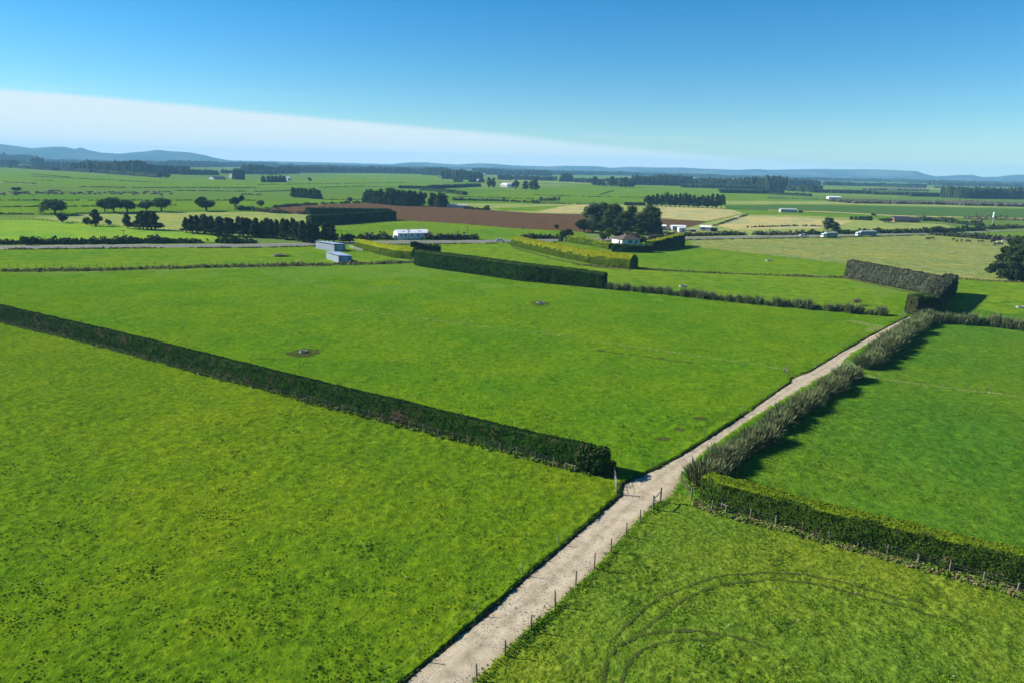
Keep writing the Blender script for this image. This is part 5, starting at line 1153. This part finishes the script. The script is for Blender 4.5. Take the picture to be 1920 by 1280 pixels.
for i in range(175):
    x = -10+335*(rng.random()**1.15); y = 363.5+rng.normal(0, 1.6)+(x < 60)*.6; 
    if 10 < i < 22: x = rng.uniform(86, 112); y = rng.uniform(358.5, 360)
    b = G(x, y); c = link('cow', cows[i % 4]); c.location = (b[0], b[1], .0); c.rotation_euler.z = rng.choice([0, math.pi])+rng.normal(0, .5); c.scale = (1.3,)*3
    tag(c, 'tiny black cow in the large herd strung out behind the scattered trees', 'cow', 'black herd in the far left paddock')
for i in range(9):
    b = G(455+i*4+rng.normal(0, 1), 366.5+rng.normal(0, .3)); c = link('cow', cows[i % 4]); c.location = (b[0], b[1], 0); c.rotation_euler.z = rng.uniform(0, 6); c.scale = (1.5,)*3
    tag(c, 'tiny black cow in the small file right of the herd', 'cow', 'small file of cows right of the herd')

# ------------------------------------------------------------------ fences, posts, gates, troughs
def post_mesh(h, r, mat, sq=False):
    mb = MB(); mb.tube((0, 0, -.3), (0.02, 0, h), r*1.05, r*.95, 8); return mesh_only('post', mb.v, mb.f, [mat])
def fence(label, pts, h, r, mat, wires=(0.35, 0.7, 1.05), name='wire_fence', world=False, tilt=.03, z0=None):
    P = [np.array(p[:2]) if world else G(*p)[:2] for p in pts]; e = empty(name, (P[0][0], P[0][1], 0)); tag(e, label, 'fence'); me = post_mesh(h, r, mat); tops = []
    for p in P:
        z = float(hgt(p[0], p[1]))+.02; o = link('post', me, e); o.location = (p[0]-P[0][0], p[1]-P[0][1], z); o.rotation_euler = (rng.normal(0, tilt), rng.normal(0, tilt), rng.uniform(0, 6)); s = rng.uniform(.93, 1.06); o.scale = (1, 1, s); tops.append(z)
    for wz in wires:
        mb = MB()
        for (p, a), (q, b) in zip(zip(P[:-1], tops[:-1]), zip(P[1:], tops[1:])):
            mb.tube((p[0]-P[0][0], p[1]-P[0][1], a+wz*h), (q[0]-P[0][0], q[1]-P[0][1], b+wz*h), .004, .004, 3, False)
        mb.build('wire', wire_m, e)
    return e
fence('timber post and wire fence along the right edge of the lane', [(841,1330),(894,1277),(947,1229.5),(995,1183),(1040.7,1138),(1079.3,1096),(1114,1067),(1145,1036),(1173,1007),(1199.7,979.5)], 1.72, .075, post_wood, (.25, .45, .65, .85))
fence('thin electric fence on short posts along the left edge of the lane', [(700,1312),(786.7,1238),(892.3,1150),(979.3,1077),(1046.7,1020),(1104,970)], 1.15, .045, post_wood, (.9,))
fence('thin electric fence along the left edge of the lane past the hedge', [(1220.6,877),(1273,843),(1319,819),(1360,793),(1394,772),(1427,749),(1462,727)], 1.25, .055, post_wood, (.9,))
fence('thin electric fence along the lane near the far corner', [(1530,684),(1554,667),(1583,651),(1610,633),(1640,618),(1672,603)], 1.25, .055, post_wood, (.9,))
Z3 = lambda a: [(640+x/3, 540+y/3) for x, y in a]
hp = Z3([(8,692),(82,710),(153,728),(229,748),(304,768),(380,790),(458,808),(544,832),(629,852),(713,874),(802,897),(893,922),(987,947),(1088,973),(1190,1001)])
w0 = G(*hp[0])[:2]; w1 = G(0, 605.5)[:2]; nseg = 31; left = [w1+(w0-w1)*i/nseg for i in range(nseg)]
fence('post and wire fence along the foot of the long trimmed hedge', left+[G(*p)[:2] for p in hp], 1.25, .07, pale_wood, (.4, .7, .95), world=True)
fence('post and wire fence along the foot of the lower right hedge', Z4([(547,318),(610,335),(717,358),(829,390),(944,418),(1062,455),(1189,487),(1317,519),(1451,558),(1592,595),(1740,640),(1887,684),(2030,722),(2190,765)]), 1.3, .08, pale_wood, (.4, .7, .95))
fence('light post fence across the centre paddock', Z3([(-640,-28),(-330,-8),(0,20),(168,142),(515,188),(708,213),(913,246),(1144,276),(1381,312),(1612,346),(1850,380),(2150,425),(2500,470)][3:]), 1.1, .05, post_wood, (.9,))
fence('post and wire fence in front of the tall dark hedge and flax row', [(776,502),(800,508),(830,512),(870,517),(905,521),(945,527),(985,531),(1030,537),(1075,542),(1120,548),(1180,553),(1240,559),(1300,565),(1360,571),(1420,578),(1480,584),(1550,592)], 1.3, .06, post_wood, (.9,))
def fline(a, b, n): return [(a[0]+(b[0]-a[0])*i/(n-1), a[1]+(b[1]-a[1])*i/(n-1)) for i in range(n)]
def wline(a, b, n): A, B = G(*a)[:2], G(*b)[:2]; return [A+(B-A)*i/(n-1) for i in range(n)]
fence('post and wire fence behind the left drain bank', wline((0,503.5),(590,493),40), 1.3, .07, post_wood, (.9,), world=True)
fence('post and wire fence between the mown paddock and green strip', wline((1290,465),(1583,497),24), 1.3, .08, post_wood, (.9,), world=True)
fence('post and wire fence in the right paddock', wline((1605,699),(1950,748),9), 1.2, .045, post_wood, (.9,), world=True)
fence('fence along the back of the pale field', wline((20,410),(340,435),34), 1.5, .10, post_wood, (.9,), world=True)
fence('fence under the spreading trees', wline((0,404),(360,398),34), 1.5, .10, post_wood, (.9,), world=True)
fence('fence behind the golden hedge garden', wline((1060,437.5),(1130,437),14), 1.5, .10, pale_wood, (.9,), world=True)
fence('fence behind the long white shed', wline((640,436),(830,438),20), 1.5, .09, post_wood, (.9,), world=True)
fence('pale post line along the olive saplings', wline((1738,418.5),(1816,426.5),18), 1.8, .16, pale_wood, (), world=True)
fence('dotted sapling guards right of the white mast', wline((1845,415),(1920,419),14), 2.0, .2, pale_wood, (), world=True)
# strainer frame beside the lane
def strainer(pa, pb, h, lab, mat=post_wood, rz=.75, double=False, name='fence_strainer'):
    A, B = G(*pa)[:2], G(*pb)[:2]; e = empty(name, (A[0], A[1], 0)); tag(e, lab, 'fence'); d = B-A
    MB().tube((0, 0, -.3), (0, 0, h), .12, .11, 10).build('post', mat, e); MB().tube((d[0], d[1], -.3), (d[0], d[1], h), .12, .11, 10).build('post', mat, e)
    MB().tube((0, 0, h*rz), (d[0], d[1], h*rz), .06, .06, 8).build('rail', mat, e)
    if double: MB().tube((0, 0, h*.35), (d[0], d[1], h*.35), .05, .05, 8).build('rail', mat, e)
strainer((1224, 955.5), (1238, 940), 1.95, 'H-shaped timber strainer at the bend of the lane')
strainer((1060, 879), (1078, 884), .95, 'low pale timber rail against the end of the left hedge', pale_wood, .92)
strainer(Z4([(590, 322)])[0], Z4([(613, 333)])[0], 1.1, 'pale timber rail against the lower right hedge', pale_wood, .92)
def gate(pa, pb, h, lab, mat=galv, leaf=True, ph=1.6):
    A, B = G(*pa)[:2], G(*pb)[:2]; e = empty('farm_gate', (A[0], A[1], 0)); tag(e, lab, 'gate'); d = B-A; L_ = np.linalg.norm(d); u = d/L_
    for q in (np.zeros(2), d): MB().tube((q[0], q[1], -.3), (q[0], q[1], ph), .12, .11, 10).build('post', post_wood, e)
    a, b = u*.25, d-u*.25
    for z in (.3, .75, h): MB().tube((a[0], a[1], z), (b[0], b[1], z), .02, .02, 6).build('bar', mat, e)
    for s in (0, .5, 1): p = a+(b-a)*s; MB().tube((p[0], p[1], .25), (p[0], p[1], h), .03, .03, 6).build('upright', mat, e)
gate((1156, 924), (1151, 893), 1.3, 'pale metal gate between the left hedge and the lane')
gate((1602, 697), (1587, 684), 1.3, 'metal gate in the gap between the two flax stretches')
gate((1277, 903), (1296, 935), 1.2, 'open barred gate between the first flax bush and the lower right hedge', post_wood)
gate((1690, 596), (1701, 588), 1.2, 'metal gate at the far end of the lane')
strainer((1477, 703), (1470, 697), 1.3, 'short timber strainer left of the lane at its notch')
gate((778, 491), (769, 484), 1.3, 'gate between the golden hedge and the tall dark hedge')
# white rails beside the blue sheds
e = fence('white rail yard fence right of the farther blue shed', [(655,466),(664,468.5),(672,471),(680,473)], 1.5, .12, concrete, (), name='yard_fence')
P = [G(*p)[:2] for p in ((655,466),(664,468.5),(672,471),(680,473))]
for z in (.6, 1.0, 1.4):
    for p, q in zip(P[:-1], P[1:]): MB().tube((p[0]-P[0][0], p[1]-P[0][1], z), (q[0]-P[0][0], q[1]-P[0][1], z), .07, .07, 5).build('rail', concrete, e)
def trough(px, py, r, h, lab, rect=False):
    b = G(px, py); z = float(hgt(b[0], b[1])); e = empty('water_trough', (b[0], b[1], z)); tag(e, lab, 'trough')
    n = 24; V = []; rings = [(r, -.1), (r, h), (r*.88, h), (r*.86, h-.18)]
    for rr, zz in rings:
        for k in range(n): a = 2*math.pi*k/n; V.append((rr*math.cos(a)*(1.35 if rect else 1), rr*math.sin(a)*(.8 if rect else 1), zz))
    MB().add(V, [(j*n+k, j*n+(k+1) % n, (j+1)*n+(k+1) % n, (j+1)*n+k) for j in range(3) for k in range(n)]).build('basin', concrete, e)
    MB().add([(v[0], v[1], h-.16) for v in V[3*n:]], [tuple(range(n))]).build('water', water_m, e)
    MB().box(-.2, .2, r*.5, r*.85, h-.1, h+.1).build('valve_cover', concrete, e)
trough(568, 660, .75, .35, 'grey concrete water trough in the muddy ring at the left'); trough(1013, 569, .8, .35, 'pale concrete water trough in the far muddy ring', True)
trough(1280, 538, 1.0, .5, 'pale trough on the green strip behind the flax row', True); trough(1441, 489.5, 1.0, .55, 'white trough in front of the mown paddock', True); trough(1912, 577, .9, .5, 'pale trough near the right edge behind the flax row', True)
# heap by the blue sheds, covered bales behind the golden hedge
def heap(px, py, r, h, mat, lab, name, cat, seed=1):
    g = np.random.default_rng(seed); b = G(px, py); v = SV*np.array([r, r*.7, h])*(1+g.normal(0, .13, (len(SV), 1))); o = mk(name, v, SF.copy(), mat); o.location = (b[0], b[1], 0); tag(o, lab, cat)
heap(522, 480.5, 2.6, 1.1, pale_wood, 'pile of pale dirt and timber left of the nearer blue shed', 'rubble_heap', 'heap', 2); heap(527, 480.8, 3.6, .6, mud, 'low dark spread of soil under the pale pile', 'soil_heap', 'heap', 3)
heap(717, 463.5, 2.8, 1.2, white_roof, 'white wrapped bale behind the curved golden hedge, the left one', 'wrapped_bale', 'bale', 4); heap(729, 464.5, 2.2, 1.6, white_roof, 'white wrapped bale behind the curved golden hedge, the right one', 'wrapped_bale', 'bale', 5)
heap(757, 492.5, 1.0, .8, concrete, 'pale lump beside the gate at the hedges', 'rubble_heap', 'heap', 6); heap(1733, 573, .8, 1.0, concrete, 'pale drum beside the dark hedge block', 'drum', 'drum', 7)

# ------------------------------------------------------------------ tussocks, weeds, lane-edge grass, stones
def tufts(name, n, region, size, mats, probs, label, seed, blades=7, up=.6, clusters=None):
    g = np.random.default_rng(seed); X = []; Y = []
    tot = 0
    while tot < n:
        y = region[0]+(region[1]-region[0])*g.random(n)**1.0; x = g.uniform(-1, 1, n)*(0.84*y+12)
        # density falls with distance from the near edge of the paddocks, clumpy
        k = g.random(n) < np.clip((region[0]/y)**.6, 0, 1)*np.clip(vnoise(x/7, y/7, seed)*.7+.2, .25, 1)*np.clip(vnoise(x/1.7, y/1.7, seed+5)*1.5-.3, .1, 1)
        fo = field_of(x, y); k &= np.isin(fo, region[2]) & ~inpoly(x, y, lane_big)
        X.append(x[k]); Y.append(y[k]); tot += k.sum()
    x = np.concatenate(X)[:n]; y = np.concatenate(Y)[:n]; return tuft_mesh(name, x, y, size, mats, probs, label, g, blades, up)
def tuft_mesh(name, x, y, size, mats, probs, label, g, blades=7, up=.9, par=None):
    n = len(x); z = hgt(x, y)
    s = size*g.uniform(.45, 1.5, n)*(.6+.8*vnoise(x/3, y/3, 77)); az = g.uniform(0, 6.28, (n, 1))+np.arange(blades)[None]*6.283/blades+g.normal(0, .35, (n, blades))
    r = s[:, None]*g.uniform(.55, 1.1, (n, blades)); hh = s[:, None]*g.uniform(.35, 1.0, (n, blades))*up; w_ = s[:, None]*g.uniform(.22, .42, (n, blades))
    dx, dy = np.cos(az), np.sin(az)
    bx, by = x[:, None]+dx*r*.15, y[:, None]+dy*r*.15; zz = np.repeat(z[:, None], blades, 1)
    m1 = np.stack([bx, by, zz-.03], -1); tl = np.stack([x[:, None]+dx*r*.6-dy*w_, y[:, None]+dy*r*.6+dx*w_, zz+hh], -1); tr = np.stack([x[:, None]+dx*r*.6+dy*w_, y[:, None]+dy*r*.6-dx*w_, zz+hh*.9], -1)
    tp = np.stack([x[:, None]+dx*r*1.15, y[:, None]+dy*r*1.15, zz+hh*.35], -1)
    V = np.stack([m1, tr, tp, tl], 2).reshape(-1, 3); F = np.arange(len(V)).reshape(-1, 4)
    mi = np.repeat(g.choice(len(mats), n, p=probs), blades)
    o = mk(name, V, F, None, mats=mats, mi=mi); tag(o, label, kind='stuff'); return o
lane_big = np.vstack([widen(LL, LR, .15), widen(LR, LL, .15)[::-1]])
lane_big = np.column_stack([lane_big, np.zeros(len(lane_big))])
tufts('grass_tussocks', 17000, (36, 175, [0]), .10, [lf_weed, lf_tuft, lf_ytuft], [.18, .57, .25], 'dark and yellow tussocks dotting the front left paddock', 1)
tufts('grass_tussocks', 20000, (60, 200, [1]), .12, [lf_weed, lf_tuft, lf_ytuft], [.2, .6, .2], 'grass tufts dotting the centre paddock', 2)
tufts('grass_tussocks', 16000, (38, 95, [2]), .10, [lf_weed, lf_tuft, lf_ytuft], [.3, .5, .2], 'weeds and yellow tufts in the rough paddock', 3)
tufts('grass_tussocks', 15000, (60, 170, [3]), .11, [lf_weed, lf_tuft, lf_ytuft], [.25, .68, .07], 'grass tufts dotting the right paddock', 4)
def edge_tufts(P, n, spread, size, lab, seed, mats, probs, offn=0.0, up=1.0):
    g = np.random.default_rng(seed); Q = resample(P[:, :2], .3); T, N = frames(Q); i = g.integers(0, len(Q), n); q = Q[i]+N[i]*(offn+g.normal(0, spread, (n, 1))); tuft_mesh('edge_grass', q[:, 0], q[:, 1], size, mats, probs, lab, g, 6, up)
edge_tufts(laneR[:12], 2200, .30, .12, 'longer rough grass along the right edge of the lane', 11, [lf_weed, lf_tuft, lf_ytuft], [.25, .6, .15], -.45, 1.2)
edge_tufts(laneL[:20], 4000, .16, .11, 'short overhanging grass along the left edge of the lane', 12, [lf_weed, lf_tuft], [.5, .5], .2)
PA = np.array([G(*p) for p in ((0,603),(210,655),(420,711),(640,769),(880,831),(1108,888))]); PR = np.array([G(*p) for p in Z4([(480,290),(547,320),(717,362),(944,424),(1189,492),(1451,562),(1740,646),(2100,740)])])
edge_tufts(PA, 3500, .35, .30, 'dry grass under the fence of the long trimmed hedge', 13, [lf_bank, lf_tuft, lf_weed], [.22, .5, .28], .1)
edge_tufts(PR, 3500, .35, .30, 'dry grass under the fence of the lower right hedge', 14, [lf_bank, lf_tuft, lf_weed], [.5, .3, .2], .1)
FL = np.array([G(*p) for p in ((1300,920),(1400,838),(1500,768),(1580,712))]); edge_tufts(FL, 1500, .8, .3, 'rough grass at the foot of the flax bushes', 15, [lf_bank, lf_tuft], [.4, .6])
# pale stones in the front paddock and loose gravel on the lane
g = np.random.default_rng(44); V = []; F = []; s0 = 0; ST, SFt = cube_sphere(1)
for i in range(46):
    x, y = g.uniform(-70, 0), g.uniform(46, 100)
    if i > 32: x, y = g.uniform(10, 50), g.uniform(48, 70)
    r = g.uniform(.05, .10); V.append(ST*np.array([r*1.3, r, r*.8])*(1+g.normal(0, .2, (len(ST), 1)))+[x, y, float(hgt(x, y))+r*.5+.06]); F.append(SFt+s0); s0 += len(ST)
tag(mk('pale_stones', np.vstack(V), np.vstack(F), concrete), 'white specks of stone scattered over the front paddocks', kind='stuff')
V = []; F = []; s0 = 0
for i in range(5000):
    t = g.random(); q_ = g.random()**1.3*(len(LL)-14); k = int(q_); a_ = LL[k]+(LL[k+1]-LL[k])*(q_-k); b_ = LR[k]+(LR[k+1]-LR[k])*(q_-k); p = a_+(b_-a_)*np.clip(g.beta(.6, .6), 0, 1)+g.normal(0, .25, 2); r = g.uniform(.02, .055)
    V.append(ST*r*(1+g.normal(0, .25, (len(ST), 1)))+[p[0], p[1], -.08]); F.append(SFt+s0); s0 += len(ST)
tag(mk('loose_gravel', np.vstack(V), np.vstack(F), concrete), 'loose stones on the surface and edges of the lane', kind='stuff')
